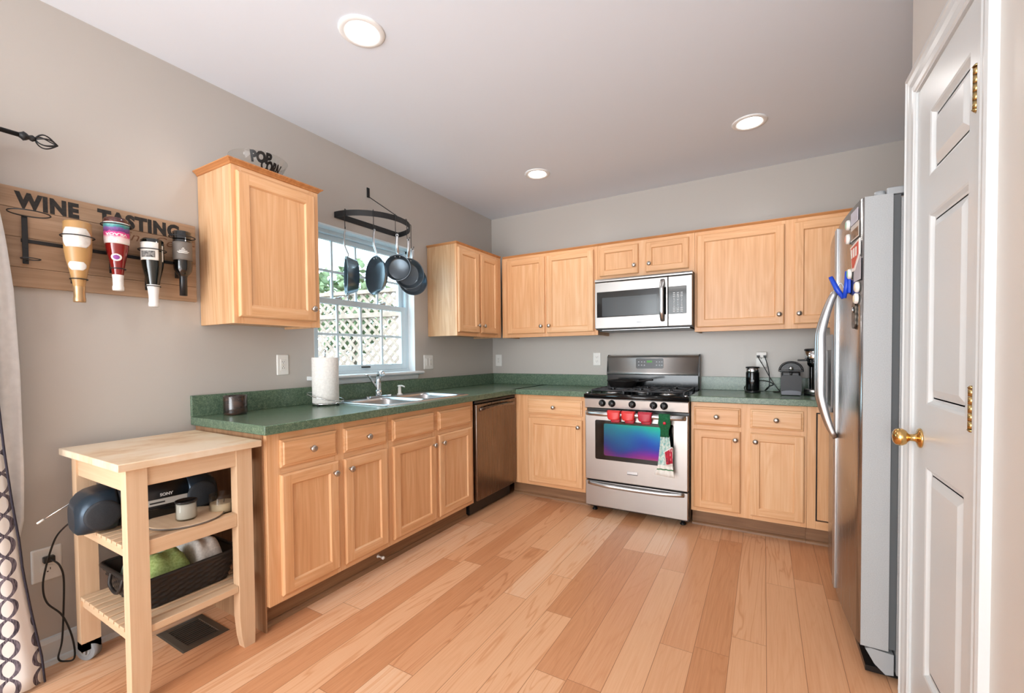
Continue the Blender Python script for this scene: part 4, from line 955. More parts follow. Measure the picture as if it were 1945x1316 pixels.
# ------------------------------------------------------------------ popcorn bowl
BC = Vector((.170, -2.555, ZU+.0245))
t = thing('popcorn_bowl', 'clear popcorn bowl with black lettering on top of the single wall cabinet', 'bowl', BC)
RBT, RBB, HB = .137, .08, .098
def br(z): return RBB+(RBT-RBB)*(max(0, z)/HB)**.75
b = B(); prof = [(.0002,0),(RBB,0)]+[(br(HB*i/8), HB*i/8) for i in range(1, 9)]+[(RBT+.002,HB+.002),(RBT-.002,HB+.002)]+[(br(HB*i/8)-.003, HB*i/8) for i in range(7, 0, -1)]+[(RBB-.004,.004),(.0002,.004)]
b.lathe(prof, BC+Vector((0,0,.0003)), seg=56, cap0=False, cap1=False); b.build('shell', BOWLG, t)
INK = plain('black_ink', '0b0b0c', .4)
def wrap(z0, a0):
    def f(x, y, z):
        zz = z0+y*1.25; r = br(zz)+.0012+z; a = a0+x/.125
        return BC+Vector((r*math.cos(a), r*math.sin(a), zz))
    return f
for body, z0, a0, sz, wd in (('POP', .052, -.80, .050, .095), ('CORN', .018, -.44, .052, .118)):
    lettering('lettering', body, sz, INK, t, (0,0,0), (1,0,0), (0,0,1), .0004, .0032, warp=wrap(z0, a0), width=wd)

# ------------------------------------------------------------------ wine board
t = thing('wine_rack_board', 'brown wooden wine tasting board with bottle rings on the left wall', 'wine rack', (.02, -3.15, 1.7))
BZ0, BZ1, BY0, BY1 = 1.512, 1.892, -3.50, -2.796
b = B(); hts = [BZ0, BZ0+.075, BZ0+.19, BZ0+.30, BZ1]
for a, c_ in zip(hts, hts[1:]): b.box((.001, BY0, a+.0006), (.021, BY1, c_-.0006), .0012, PINE)
b.build('board', None, t)
INKB = speck('worn_black_paint', '191817', '2c2825', .7, 90)
lettering('lettering', 'WINE', .078, INKB, t, (.0216, -3.408, 1.819), (0,1,0), (0,0,1), .0006, .0046, width=.182, space=1.12)
lettering('lettering', 'TASTING', .078, INKB, t, (.0216, -3.168, 1.819), (0,1,0), (0,0,1), .0006, .0046, width=.302, space=1.12)
lettering('lettering', 'Wine Cellar', .058, plain('rust_brown_paint', '7d5339', .7), t, (.0216, -3.13, 1.765), (0,1,0), (0,0,1), .0005, -.0004, .35, width=.33)
b = B(); b.box((.0215, -3.395, 1.683), (.0265, -2.84, 1.697), .001, WIRON); b.build('cross_bar', None, t)
BOT = [(-3.252, 1.462, 1.786, .0425), (-3.128, 1.524, 1.830, .0415), (-3.003, 1.466, 1.770, .042), (-2.884, 1.530, 1.834, .0375)]
BXA = .092
def holder(y, zr, zl, rr, rl):
    b = B(); b.box((.027, y-.008, zl-.012), (.032, y+.008, zr+.002), .001, WIRON)
    b.tube([(BXA+rr*math.cos(a), y+rr*math.sin(a), zr) for a in [2*PI*i/36 for i in range(36)]], .0023, 6, WIRON, True); b.tube([(.0315, y, zr), (BXA-rr, y, zr)], .0023, 6, WIRON)
    b.tube([(BXA+rl*math.cos(a), y+rl*math.sin(a), zl) for a in [2*PI*i/24 for i in range(24)]], .0021, 6, WIRON, True); b.tube([(.0315, y, zl), (BXA-rl, y, zl)], .0023, 6, WIRON)
    b.build('bottle_holder', None, t)
holder(-3.385, 1.783, 1.612, .056, .026)
b = B(); b.box((.0266, -3.393, 1.66), (.0325, -3.377, 1.72), .001, WIRON); b.build('strap', None, t)
RINGS = []
for (y, z0, z1, r), dz in zip(BOT, (.062, .030, .050, .028)):
    holder(y, z1-dz, z0+.092 if r > .04 else z0+.1, .0505, .0265 if r > .04 else .0215)
def bottle(y, z0, z1, r, label, glass, neckmat, neck_z, shape):
    t = thing('wine_bottle', label, 'bottle', (BXA, y, z0), 'wine bottles hung upside down on the board')
    H = z1-z0
    b = B()
    if shape == 'sparkling': prof = [(0,0),(.0175,0),(.0185,.004),(.0185,.016),(.0168,.022),(.0172,.05),(.020,.078),(r*.66,.125),(r*.9,.175),(r,.21),(r,H-.008),(r-.006,H-.001),(r*.5,H-.004),(0,H-.016)]
    else: prof = [(0,0),(.0145,0),(.0145,.08),(.0155,.09),(r*.72,.103),(r*.95,.12),(r,.138),(r,H-.006),(r-.005,H-.001),(r*.5,H-.004),(0,H-.016)]
    b.lathe(prof, (BXA, y, z0), seg=36, cap0=False, cap1=False, m=glass); b.build('glass_body', None, t)
    b = B(); pr_ = [(q, z) for q, z in prof if z < neck_z]
    # sleeve over the neck
    last = [p for p in zip(prof, prof[1:]) if p[0][1] <= neck_z <= p[1][1]]
    (q0, za), (q1, zb_) = last[0]; qn = q0+(q1-q0)*(neck_z-za)/(zb_-za)
    b.lathe([(q+.0009, z-.0006) for q, z in pr_]+[(qn+.0009, neck_z)], (BXA, y, z0), seg=30, cap0=False, cap1=False); b.build('neck_sleeve', neckmat, t)
    return t, prof
def prof_r(prof, z):
    for (q0, za), (q1, zb_) in zip(prof, prof[1:]):
        if za <= z <= zb_: return q0+(q1-q0)*((z-za)/(zb_-za) if zb_ > za else 0)
    return prof[-1][0]
A0 = -.42     # labels face out from the wall, towards the room
def label(t, y, z0, prof, za, zb_, half, mat, name='label', o=.0008, ac=A0, shape=None):
    b = B(); n, k = 18, 8; G = []
    for i in range(k+1):
        s_ = i/k; z = za+(zb_-za)*s_
        hw = half*(shape(s_) if shape else 1)
        row = []
        for j in range(n+1):
            a = ac-hw+2*hw*j/n; rr = prof_r(prof, z)+o; row.append((BXA+rr*math.cos(a), y+rr*math.sin(a), z0+z))
        G.append(row)
    b.sheet(G, .0005, mat); return b.build(name, None, t)
def glassy(name, h, rough=.06): return plain(name, h, rough, coat=.6)
hexs = lambda s_: .62+.38*min(1, min(s_, 1-s_)*3.2)
AMB = NT('frosted_gold_glass').set(col=lin('b98f5a'), rough=.42, coat=.2)
y, z0, z1, r = BOT[0]; t1, pf = bottle(y, z0, z1, r, 'frosted gold bottle with a white hexagonal label, leftmost on the board', AMB, plain('gold_foil', 'c3a179', .3, metal=.7), .062, 'sparkling')
label(t1, y, z0, pf, .215, .292, 1.25, speck('white_label', 'd9d4cd', 'ece8e2', .6, 60), shape=hexs); label(t1, y, z0, pf, .125, .158, .95, WHITEP, 'lower_label', shape=hexs)
def mk_splash():
    n = NT('paint_splash_label'); z = n.sep(n.coord())[2]; nz = n.noise(n.coord(), 60, 3, .6)
    h = n.m('ADD', z, n.m('MULTIPLY', n.m('SUBTRACT', nz, .5), .022))
    c = n.ramp(n.m('DIVIDE', n.m('SUBTRACT', h, .195), .105), [(0, lin('e8e4df')), (.24, lin('e9c9cb')), (.32, lin('e0417f')), (.45, lin('cf3f8c')), (.5, lin('63306f')), (.62, lin('7a4f92')), (.68, lin('2f8f95')), (.78, lin('8dc4bd')), (.86, lin('e6e3de')), (1, lin('e6e3de'))])
    v = n.vor(n.coord(), 110); d = n.m('LESS_THAN', v.outputs['Distance'], .13)
    return n.set(col=n.mix(d, c, lin('8d5a92')), rough=.5)
y, z0, z1, r = BOT[1]; t2, pf = bottle(y, z0, z1, r, 'red wine cocktail bottle with a paint-splash label, second from the left', glassy('red_glass', '7c1715'), speck('splash_neck', 'e4e0db', 'efece8', .5, 40), .066, 'sparkling')
label(t2, y, z0, pf, .195, .285, 1.55, mk_splash()); label(t2, y, z0, pf, .122, .152, .62, WHITEP, 'lower_label', shape=lambda s_: math.sqrt(max(.03, 1-(2*s_-1)**2))); label(t2, y, z0, pf, .128, .147, .36, plain('violet_print', '8a3f8f', .5), 'label_emblem', .0016, shape=lambda s_: math.sqrt(max(.03, 1-(2*s_-1)**2)))
b = B(); b.lathe([(r+.0006,.288),(r+.0006,z1-z0-.008),(r-.005,z1-z0-.0005)], (BXA, y, z0), seg=36, cap0=False, cap1=False); b.build('base_band', plain('brown_glass', '4b2620', .1, coat=.5), t2)
def wraptxt(y, z0, r, zt_, s0):
    # upside down with the bottle: text x runs to -angle, text y runs down
    return lambda x, yy, z: Vector((BXA+(r+.0016+z)*math.cos(A0+s0-x/r), y+(r+.0016+z)*math.sin(A0+s0-x/r), z0+zt_-yy))
lettering('label_lettering', 'VILAOA', .014, WHITEP, t2, (0,0,0), (1,0,0), (0,0,1), .0002, .0004, warp=wraptxt(y, z0, r, .237, .95), width=.074)
y, z0, z1, r = BOT[2]; t3, pf = bottle(y, z0, z1, r, 'black bottle with a square white label and white neck, third from the left', glassy('black_green_glass', '0b0f0b'), plain('white_foil', 'e2e1df', .35), .098, 'sparkling')
label(t3, y, z0, pf, .205, .285, .95, plain('cream_label', 'dcd8d0', .6), ac=A0-.35); label(t3, y, z0, pf, .203, .275, .09, plain('cream_label_edge', 'dcd8d0', .6), 'side_label', ac=A0+1.05)
label(t3, y, z0, pf, .217, .245, .62, speck('grey_picture', '1a1a1a', '8f8c88', .6, 130), 'label_picture', .0016, ac=A0-.35)
y, z0, z1, r = BOT[3]; t4, pf = bottle(y, z0, z1, r, 'black bottle with a dark grey label, rightmost on the board', glassy('black_glass', '070808'), plain('black_foil', '161618', .3), .092, 'bordeaux')
label(t4, y, z0, pf, .165, .250, 1.45, plain('grey_label', '6b645d', .6))
b = B()
for i, (w, z) in enumerate(((.42,.207),(.62,.202),(.5,.197),(.2,.213),(.1,.219))):
    n_ = 10; b.sheet([[(BXA+(r+.0018)*math.cos(A0+.1-w+2*w*j/n_), y+(r+.0018)*math.sin(A0+.1-w+2*w*j/n_), z0+z+dz) for j in range(n_+1)] for dz in (-.0013, .0013)], .0004)
b.build('label_emblem', WHITEP, t4)

# ------------------------------------------------------------------ pot rack with pans
RC, RA, RBd, RZ = -1.662, .293, .290, 2.182
t = thing('pot_rack', 'black half-round iron pot rack on the wall above the window', 'pot rack', (0, RC, RZ))
def rp(th): return Vector((.004+RBd*math.sin(th), RC-RA*math.cos(th), 0))
b = B(); n = 48; L = []
for i in range(n+1):
    th = PI*i/n; p = rp(th); tn = (rp(th+.01)-rp(th-.01)).normalized(); q = Vector((tn.y, -tn.x, 0))
    L.append([p+q*.0022+Vector((0,0,RZ-.019)), p+q*.0022+Vector((0,0,RZ+.019)), p-q*.0022+Vector((0,0,RZ+.019)), p-q*.0022+Vector((0,0,RZ-.019))])
b.rings(L, smooth=False, m=WIRON); b.build('curved_bar', None, t)
b = B(); b.box((.001, RC-RA, RZ-.019), (.0055, RC+RA, RZ+.019), 0, WIRON); b.build('wall_bar', None, t)
b = B(); b.box((.0005, RC-.012, 2.385), (.006, RC+.012, 2.455), .001, WIRON); b.tube([(.005, RC, 2.392), (RBd-.002, RC, RZ+.02), (RBd, RC, RZ-.0)], .0065, 6, WIRON, flat=(1.2,.4)); b.build('brace', None, t)
PANG = 'pans hanging from the pot rack'; HKG = 'hooks on the pot rack'
def rot(n_):
    n_ = Vector((n_[0], n_[1], 0)).normalized(); s_ = Vector((0,0,1)).cross(n_)   # side axis
    return n_, s_
def pan(lab, hooklab, th, r, depth, nrm, ztop, zc_, deep, outmat, helper=False, shift=0.0, dz=0):
    """pan hung by its handle: plane contains z; interior faces nrm."""
    p = rp(th); nn, ss = rot(nrm)
    hx = Vector((p.x, p.y, 0)) + Vector((p.x-.0, p.y-RC, 0)).normalized()*.003
    # hook
    hk = thing('pan_hook', hooklab, 'hook', (hx.x, hx.y, RZ), HKG)
    ring = [Vector((p.x, p.y, RZ+.001))]
    dirn = Vector((math.sin(th)*RA, -math.cos(th)*RBd, 0)).normalized()
    inn = p-dirn*.006; outp = p+dirn*.007
    low = Vector((outp.x, outp.y, ztop-.006))
    b = B(); b.tube(smooth_path([inn+Vector((0,0,RZ+.006)), inn+Vector((0,0,RZ+.021)), p+Vector((0,0,RZ+.025)), outp+Vector((0,0,RZ+.02)), outp+Vector((0,0,RZ-.02)), Vector((outp.x,outp.y,ztop+.01)), low+ss*.006, low+ss*.012+Vector((0,0,-.001)), low+ss*.018+Vector((0,0,.008)), low+ss*.02+Vector((0,0,.02))], 6), .0024, 7); b.build('wire', WIRON, hk)
    hp = low+ss*.010+Vector((0,0,-.0005))           # hook seat
    t = thing('frying_pan' if not deep else 'saucepan', lab, 'pan', (hp.x, hp.y, zc_-r), PANG)
    # pan body: axis nn, centred below hook; rim plane passes the handle line
    ctr = Vector((hp.x, hp.y, zc_)) + nn*shift
    q = Vector((0,0,1)).rotation_difference(nn)
    fl = .80 if not deep else .92
    prof = [(.0002,-depth),(r*fl-.012,-depth),(r*fl,-depth+.006),(r-.003,-.004),(r,0),(r+.002,.001),(r-.001,.002),(r-.004,0),(r*fl-.003,-depth+.010),(r*fl-.014,-depth+.005),(.0002,-depth+.004)]
    seg = 44
    def LL(pr_): return [[ctr + nn*z + ss*(rad*math.cos(2*PI*i/seg)) + Vector((0,0,1))*(rad*math.sin(2*PI*i/seg)) for i in range(seg)] for rad, z in pr_]
    b = B(); b.rings(LL(prof[:6]), cap0=True, cap1=False, m=outmat); b.rings(LL(prof[5:]), cap0=False, cap1=True, m=NONSTICK); b.build('pan_body', None, t)
    # handle: from the rim up to the hook seat
    top = Vector((hp.x, hp.y, ztop)); base = ctr+Vector((0,0,r-.006))-nn*.012
    pts = smooth_path([base, base+Vector((0,0,.02))-nn*.004, base.lerp(top, .45)+nn*.012-Vector((0,0,0)), base.lerp(top, .85)+nn*.006, Vector((top.x, top.y, ztop-.016))], 6)
    b = B(); b.tube(pts, [.0075]*7+[.009]*(len(pts)-7), 10, flat=(1.15,.6))
    b.tube([Vector((top.x, top.y, ztop-.008))+ss*(.008*math.cos(2*PI*i/16))+Vector((0,0,1))*(.009*math.sin(2*PI*i/16)) for i in range(16)], .003, 6, closed=True)
    b.build('handle', ALU, t)
    b = B()
    for s_ in (-1, 1): b.lathe([(0,0),(.005,0),(.004,.002),(0,.003)], ctr+Vector((0,0,r-.014))+ss*(.016*s_)-nn*(.004), nn, 10)
    b.build('rivet', ALU, t)
    if helper:
        b = B(); e = ctr-Vector((0,0,r-.003))-nn*.012; b.tube(smooth_path([e-ss*.028, e-ss*.026-Vector((0,0,.022)), e+ss*.0-Vector((0,0,.034)), e+ss*.026-Vector((0,0,.022)), e+ss*.028], 6), .0045, 8); b.build('helper_handle', ALU, t)
def at_px(t_): return t_
V0 = Vector((.73, -.685, 0)); LF = Vector((-.865, -.5, 0))
def face(deg): a = math.radians(deg); return (V0*math.cos(a)+LF*math.sin(a))[:2]
pan('deep frying pan seen edge-on with a helper handle, leftmost on the pot rack', 'wire hook carrying the leftmost edge-on pan', math.radians(18), .130, .075, face(66), 2.07, 1.765, False, PANOUT, True)
pan('large frying pan with its gleaming inside turned left, second on the pot rack', 'wire hook carrying the second pan from the left', math.radians(54), .128, .042, face(50), 2.075, 1.770, False, PANOUT)
pan('small deep saucepan facing the room, third on the pot rack', 'wire hook carrying the third pan, the saucepan', math.radians(84), .089, .060, face(14), 2.07, 1.842, True, PANOUT)
pan('medium frying pan facing the room behind the saucepan, fourth on the pot rack', 'wire hook carrying the fourth pan from the left', math.radians(108), .108, .04, face(-8), 2.07, 1.822, False, PANOUT)
pan('dark frying pan mostly hidden behind the others, rightmost on the pot rack', 'wire hook carrying the rightmost hidden pan', math.radians(134), .108, .04, face(-14), 2.035, 1.795, False, PANOUT)

# ------------------------------------------------------------------ curtain and rod
t = thing('curtain_rod', 'black curtain rod with a cage finial at the left edge', 'curtain rod', (.09, -3.6, 2.07))
b = B(); b.cyl((.09, -4.6, 2.07), (.09, -3.405, 2.07), .0085, seg=16); b.build('rod', WIRON, t)
b = B(); b.lathe([(0,0),(.009,0),(.012,.006),(.017,.012),(.013,.02),(.008,.026),(.011,.032),(.012,.036),(.008,.042),(0,.044)], (.09,-3.405,2.07), (0,1,0), 20); f0 = -3.363
for k in range(6):
    a = 2*PI*k/6; P = []
    for i in range(15):
        s_ = i/14; rr = .024*math.sin(PI*s_**.75)+.0005; aa = a+.5*s_; P.append((.09+rr*math.cos(aa), f0+.062*s_, 2.07+rr*math.sin(aa)))
    b.tube(P, .0026, 6)
b.build('cage_finial', WIRON, t)
b = B(); b.box((.001, -4.52, 2.04), (.008, -4.49, 2.1), .001); b.tube([(.008,-4.505,2.07),(.09,-4.505,2.055)], .005, 8); b.build('bracket', WIRON, t)
t = thing('patterned_curtain', 'white curtain with grey trellis pattern hanging at the left edge', 'curtain', (.12, -3.7, 0))
def edge(z, pts):
    for (za, ya), (zb_, yb_) in zip(pts, pts[1:]):
        if za >= z >= zb_: return ya+(yb_-ya)*(za-z)/(za-zb_)
    return pts[-1][1]
LIN = [(2.06,-3.53),(1.805,-3.462),(1.677,-3.446),(1.497,-3.431),(1.197,-3.422),(.804,-3.421),(.62,-3.426),(.52,-3.446),(.3,-3.47),(0,-3.49)]
PAT = [(2.06,-3.56),(1.8,-3.535),(1.38,-3.510),(1.15,-3.495),(.9,-3.481),(.7,-3.466),(.56,-3.452),(.46,-3.447),(.3,-3.430),(.11,-3.406),(0,-3.40)]
zz = [2.055-2.043*i/40 for i in range(41)]
b = B(); b.sheet([[(.098+.010*math.sin(j*.9+z*3)*min(1, j/3)-.01, edge(z, LIN)-.010*j, z) for j in range(14)] for z in zz], .002); b.build('lining', LINING, t)
b = B(); b.sheet([[(.140+.016*math.sin(j*.42+.3)*min(1, .25+j/4)+.004*math.sin(z*4), edge(z, PAT)-.013*j, z) for j in range(56)] for z in zz], .002); b.build('patterned_panel', CURT, t)
b = B(); b.tube([(.152, edge(z, PAT)+.001, z) for z in zz], .0035, 6, CURTEDGE); b.build('hem', None, t)
b = B()
for k in range(7): y = -3.62-k*.09; b.tube([(.09+.0125*math.cos(2*PI*i/18), y, 2.068+.0125*math.sin(2*PI*i/18)) for i in range(18)], .002, 6, closed=True)
b.build('ring', WIRON, t)

# ------------------------------------------------------------------ birch trolley
t = thing('kitchen_trolley', 'birch kitchen trolley with slatted shelves beside the base cabinet', 'trolley', (.37, -3.07, 0))
TX0, TX1, TY0, TY1 = .060, .632, -3.320, -2.836
b = B(); b.box((TX0, TY0, .848), (TX1, TY1, .875), .003, BUTCHER); b.build('tabletop', None, t)
def leg(x0, x1, y0, y1, zb_, tap):
    b = B(); zs_ = [(.8475, 0), (.14, 0), (.05, .008 if tap else 0), (zb_, .018 if tap else 0)]
    b.rings([[(x0+(i*.9 if tap == 'n' else 0), y0+i*(1 if y0 > -3.0 else 0), z), (x1-i*.3, y0+i*(1 if y0 > -3.0 else 0), z), (x1-i*.3, y1-i*(1 if y0 < -3.0 else 0), z), (x0, y1-i*(1 if y0 < -3.0 else 0), z)] for z, i in zs_], m=BIRCH, smooth=False)
    return b.build('leg', None, t)
lx0, lx1 = .560, .606
leg(lx0, lx1, -3.290, -3.230, 0, True); leg(lx0, lx1, -2.928, -2.866, 0, True)
lb = [leg(.085, .131, -3.290, -3.230, .082, False), leg(.085, .131, -2.928, -2.866, .082, False)]
for o_, y in zip(lb, (-3.260, -2.897)):
    b = B(); b.cyl((.108, y-.014, .041), (.093, y+.014, .041), .040, seg=32, m=RUBBER); b.cyl((.108, y-.0165, .041), (.093, y+.0165, .041), .022, seg=24, m=GREYP); b.cyl((.108, y-.023, .041), (.093, y+.023, .041), .006, seg=12, m=ALU)
    for s_ in (-1, 1): b.box((.093, y+s_*.018-.0015, .03), (.123, y+s_*.018+.0015, .0815), .0006, GREYP)
    b.build('castor', None, o_)
b = B(); b.box((lx0+.004, -3.230, .778), (lx1-.006, -2.928, .8475), .002, BIRCHY); b.box((.091, -3.230, .778), (.125, -2.928, .8475), .002, BIRCHY)
b.box((.131, -3.284, .765), (lx0, -3.252, .8475), .002, BIRCHX); b.box((.131, -2.904, .765), (lx0, -2.872, .8475), .002, BIRCHX); b.build('apron', None, t)
def shelf(zt_, front, n_):
    b = B()
    b.box((.095, -3.282, zt_-.046), (lx1-.01, -3.262, zt_-.014), .0015, BIRCHX); b.build('shelf_rail', None, t)
    b = B(); b.box((.095, -2.895, zt_-.046), (lx1-.01, -2.875, zt_-.014), .0015, BIRCHX); b.build('shelf_rail', None, t)
    x0 = .133; pitch = (lx0-.004-x0)/n_
    for k in range(n_):
        b = B(); b.box((x0+k*pitch+.003, -3.290, zt_-.0138), (x0+(k+1)*pitch-.007, -2.865, zt_), .002, BIRCHY); b.build('slat', None, t)
    b = B(); b.box((lx0-.002, -3.229, zt_-.048 if front else zt_-.03), (lx1-.004, -2.929, zt_+.006 if front else zt_-.004), .002, BIRCHY); b.build('front_rail', None, t)
shelf(.575, True, 9); shelf(.278, False, 9)
ZS1, ZS2 = .5752, .2782

# boombox
BBL = Vector((.278, -3.112, ZS1))
t = thing('boombox', 'black and dark blue portable stereo on the upper trolley shelf', 'stereo', BBL)
spin(t, math.radians(-7))
BBB = plain('black_stereo_plastic', '17181b', .35); BBBL = plain('dark_blue_metallic', '2a3a48', .3, metal=.4); MESHG = speck('speaker_mesh', '1d2228', '282e35', .7, 400)
def bbsec(y, sc, wx, wz, r=.05, sz=None, dz=0):   # rounded cross-section in x-z
    return [BBL+Vector((a*sc, y, .0782+d*(sz or sc)+dz)) for a, d in rrect(wx, wz, r, 6)]
b = B(); b.rings([bbsec(y, 1, .205, .150) for y in (-.112, .112)], m=BBB); b.build('body', None, t)
for s0 in (-1, 1):
    b = B(); b.rings([bbsec(s0*y, s_, .228, .156, .06, sz_, dz) for y, s_, sz_, dz in ((.1125,.96,.98,0),(.12,1,1,0),(.155,1,.99,-.0008),(.185,.98,.95,-.0039),(.206,.93,.87,-.010),(.221,.82,.74,-.018),(.229,.62,.55,-.024))], m=BBBL); sp = b.build('speaker', None, t)
    b = B(); cc = BBL+Vector((.108, s0*.158, .074)); b.lathe([(0,0),(.050,0),(.054,.004),(.052,.009),(.044,.0125),(0,.014)], cc, (1,0,-.0), 36, m=MESHG); b.build('speaker_grille', None, sp)
b = B(); b.prism([(.0995,.062),(.1065,.062),(.1065,.086),(.0995,.086)], -.110, .110, 'xzy', plain('silver_plastic', 'b4b0aa', .35)); 
for v in b.bm.verts: v.co += BBL
b.box(BBL+Vector((.106,-.02,.070)), BBL+Vector((.1075,.03,.076)), 0, DARKSLOT); b.build('silver_strip', None, t)
b = B(); b.box(BBL+Vector((.096,-.105,.014)), BBL+Vector((.1055,.105,.052)), .003, BLACKG); b.build('cassette_door', None, t)
lettering('lettering', 'SONY', .016, plain('grey_lettering', 'c9c9c9', .4), t, BBL+Vector((.1029,.015,.096)), (0,1,0), (0,0,1), .0006, .0006)
b = B(); b.lathe([(0,0),(.012,0),(.011,.006),(0,.007)], BBL+Vector((.04,-.06,.1534)), m=BLACK)
for k in range(4): b.box(BBL+Vector((.03,-.02+k*.028,.152)), BBL+Vector((.045,.0+k*.028,.157)), .001, GREYP if k == 1 else BLACK)
b.build('button', None, t)
b = B(); P = [BBL+Vector((-.06,-.19,.120)), BBL+Vector((-.06,-.292,.060))]; b.tube(P, [.003,.0022], 8, CHROME); b.lathe([(0,0),(.004,0),(.004,.02),(0,.022)], P[1], (P[1]-P[0]), 10, m=WHITEP); b.build('antenna', None, t)
# round tray and candles
TR = Vector((.478, -3.06, ZS1+.006))
t = thing('round_tray', 'round wooden tray under the white candles on the upper trolley shelf', 'tray', TR)
b = B(); b.lathe([(0,0),(.118,0),(.125,.004),(.126,.0085),(.122,.0088),(.114,.0085),(0,.0085)], TR, seg=56, m=BIRCHX)
b.lathe([(.1255,.001),(.1275,.001),(.1275,.0075),(.1255,.0075)], TR, seg=56, m=plain('tray_band', '6a5f55', .4), cap0=False, cap1=False); b.build('disc', None, t)
def candle(name, lab, c, r, h, wax, waxm, lid):
    t = thing(name, lab, 'candle', c)
    b = B(); b.lathe([(0,0),(r-.004,0),(r,.005),(r,h),(r-.002,h+.001),(r-.003,h),(r-.003,.006),(0,.005)], c, seg=36, cap0=False, cap1=False); b.build('jar', JARG, t)
    b = B(); b.lathe([(0,.0062),(r-.0045,.0062),(r-.0034,.009),(r-.0034,wax),(r-.006,wax+.001),(0,wax-.001)], c, seg=36, cap0=False, cap1=False); b.build('wax', waxm, t)
    if lid: b = B(); b.lathe([(0,h+.0015),(r+.001,h+.0015),(r+.0015,h+.004),(r+.001,h+.008),(r-.004,h+.009),(r-.006,h+.006),(0,h+.006)], c, seg=36, cap0=False, cap1=False, m=lid); b.build('lid', None, t)
    else:
        b = B()
        for a in (0, 2.1, 4.2): b.cyl(c+Vector((.014*math.cos(a), .014*math.sin(a), wax)), c+Vector((.014*math.cos(a), .014*math.sin(a), wax+.008)), .001, seg=6)
        b.build('wick', BLACK, t)
CW = plain('white_wax', 'dcd8cf', .5); CW2 = plain('cream_wax', 'dcc6a6', .5)
candle('jar_candle', 'white jar candle with a dark lid in front of the stereo', TR+Vector((.030, -.012, .0088)), .036, .068, .064, CW, plain('dark_lid', '1c1c1e', .25))
candle('jar_candle', 'open glass jar candle with cream wax at the right end of the trolley shelf', Vector((.503, -2.937, ZS1)), .047, .078, .042, CW2, None)
# basket
BK = Vector((.345, -3.058, ZS2))
t = thing('wicker_basket', 'dark woven basket of towels on the lower trolley shelf', 'basket', BK)
b = B(); nz, ns = 15, 96
# resample the outline evenly
def outline(z, o, n_):
    P = rrect(.30+.05*z/.125+2*o, .295+.07*z/.125+2*o, .03, 6, BK.x, BK.y); S = [0]
    for i in range(len(P)): S.append(S[-1]+math.dist(P[i], P[(i+1) % len(P)]))
    out = []; k = 0
    for i in range(n_):
        d = S[-1]*i/n_
        while S[k+1] < d: k += 1
        f = (d-S[k])/(S[k+1]-S[k]+1e-9); a, c_ = P[k], P[(k+1) % len(P)]; out.append((a[0]+(c_[0]-a[0])*f, a[1]+(c_[1]-a[1])*f))
    return out
rows = []; n_ = 168; H_ = 11
for i in range(H_*3+1):
    z = .002+.118*i/(H_*3); r_ = i//3; ph = i % 3
    P = outline(z, 0, n_); cx, cy = BK.x, BK.y; ring = []
    for k, (px, py) in enumerate(P):
        bul = (.0052 if ((k//4+r_) % 2) else -.0012)*math.sin(PI*((k % 4)+.5)/4)*(0 if ph == 0 else 1)
        d = Vector((px-cx, py-cy, 0)).normalized(); ring.append(Vector((px, py, BK.z+.0003+z))+d*bul)
    rows.append(ring)
inner = [[Vector((px, py, BK.z+.0003+z)) for px, py in outline(z, -.007, n_)] for z in (.120, .010)]
b.rings(rows+inner, m=WICKER); b.build('woven_sides', None, t)
b = B(); P = outline(.125, .001, 80); b.tube([(px, py, BK.z+.123) for px, py in P], .0075, 8, WICKER, True); b.build('rim', None, t)
b = B(); e = BK+Vector((0,-.176,.10)); b.tube(smooth_path([e+Vector((-.055,-.006,.016)), e+Vector((-.05,-.014,-.02)), e+Vector((-.02,-.014,-.042)), e+Vector((.02,-.014,-.042)), e+Vector((.05,-.014,-.02)), e+Vector((.055,-.006,.016))], 6), .0065, 8, WICKER); b.build('handle', None, t)
def folded(name, lab, c, sx_, sy_, h, mat, layers=3, ang=0, wav=.006):
    t = thing(name, lab, 'towel', c)
    for k in range(layers):
        b = B(); z = c.z+h*k/layers; hh = h/layers-.0015
        nx, ny = 22, 14; T_ = []; 
        for top in (0, 1):
            T_.append([[c+Vector(((sx_*(i/nx-.5))*1.0, sy_*(j/ny-.5), (z-c.z)+(hh if top else 0)*math.sqrt(max(0, 1-abs(2*j/ny-1)**6)) + wav*math.sin(i*.55+k)*math.sin(j*.5)*(k/layers)+ (.0 if top else 0))) for i in range(nx+1)] for j in range(ny+1)])
        G = T_[1]; b.sheet([[Vector((p.x, p.y, p.z-hh*.5)) for p in r_] for r_ in G], hh)
        b.build('fold', mat, t)
    spin(t, ang); 
    for ch in t.children:
        pass
    return t
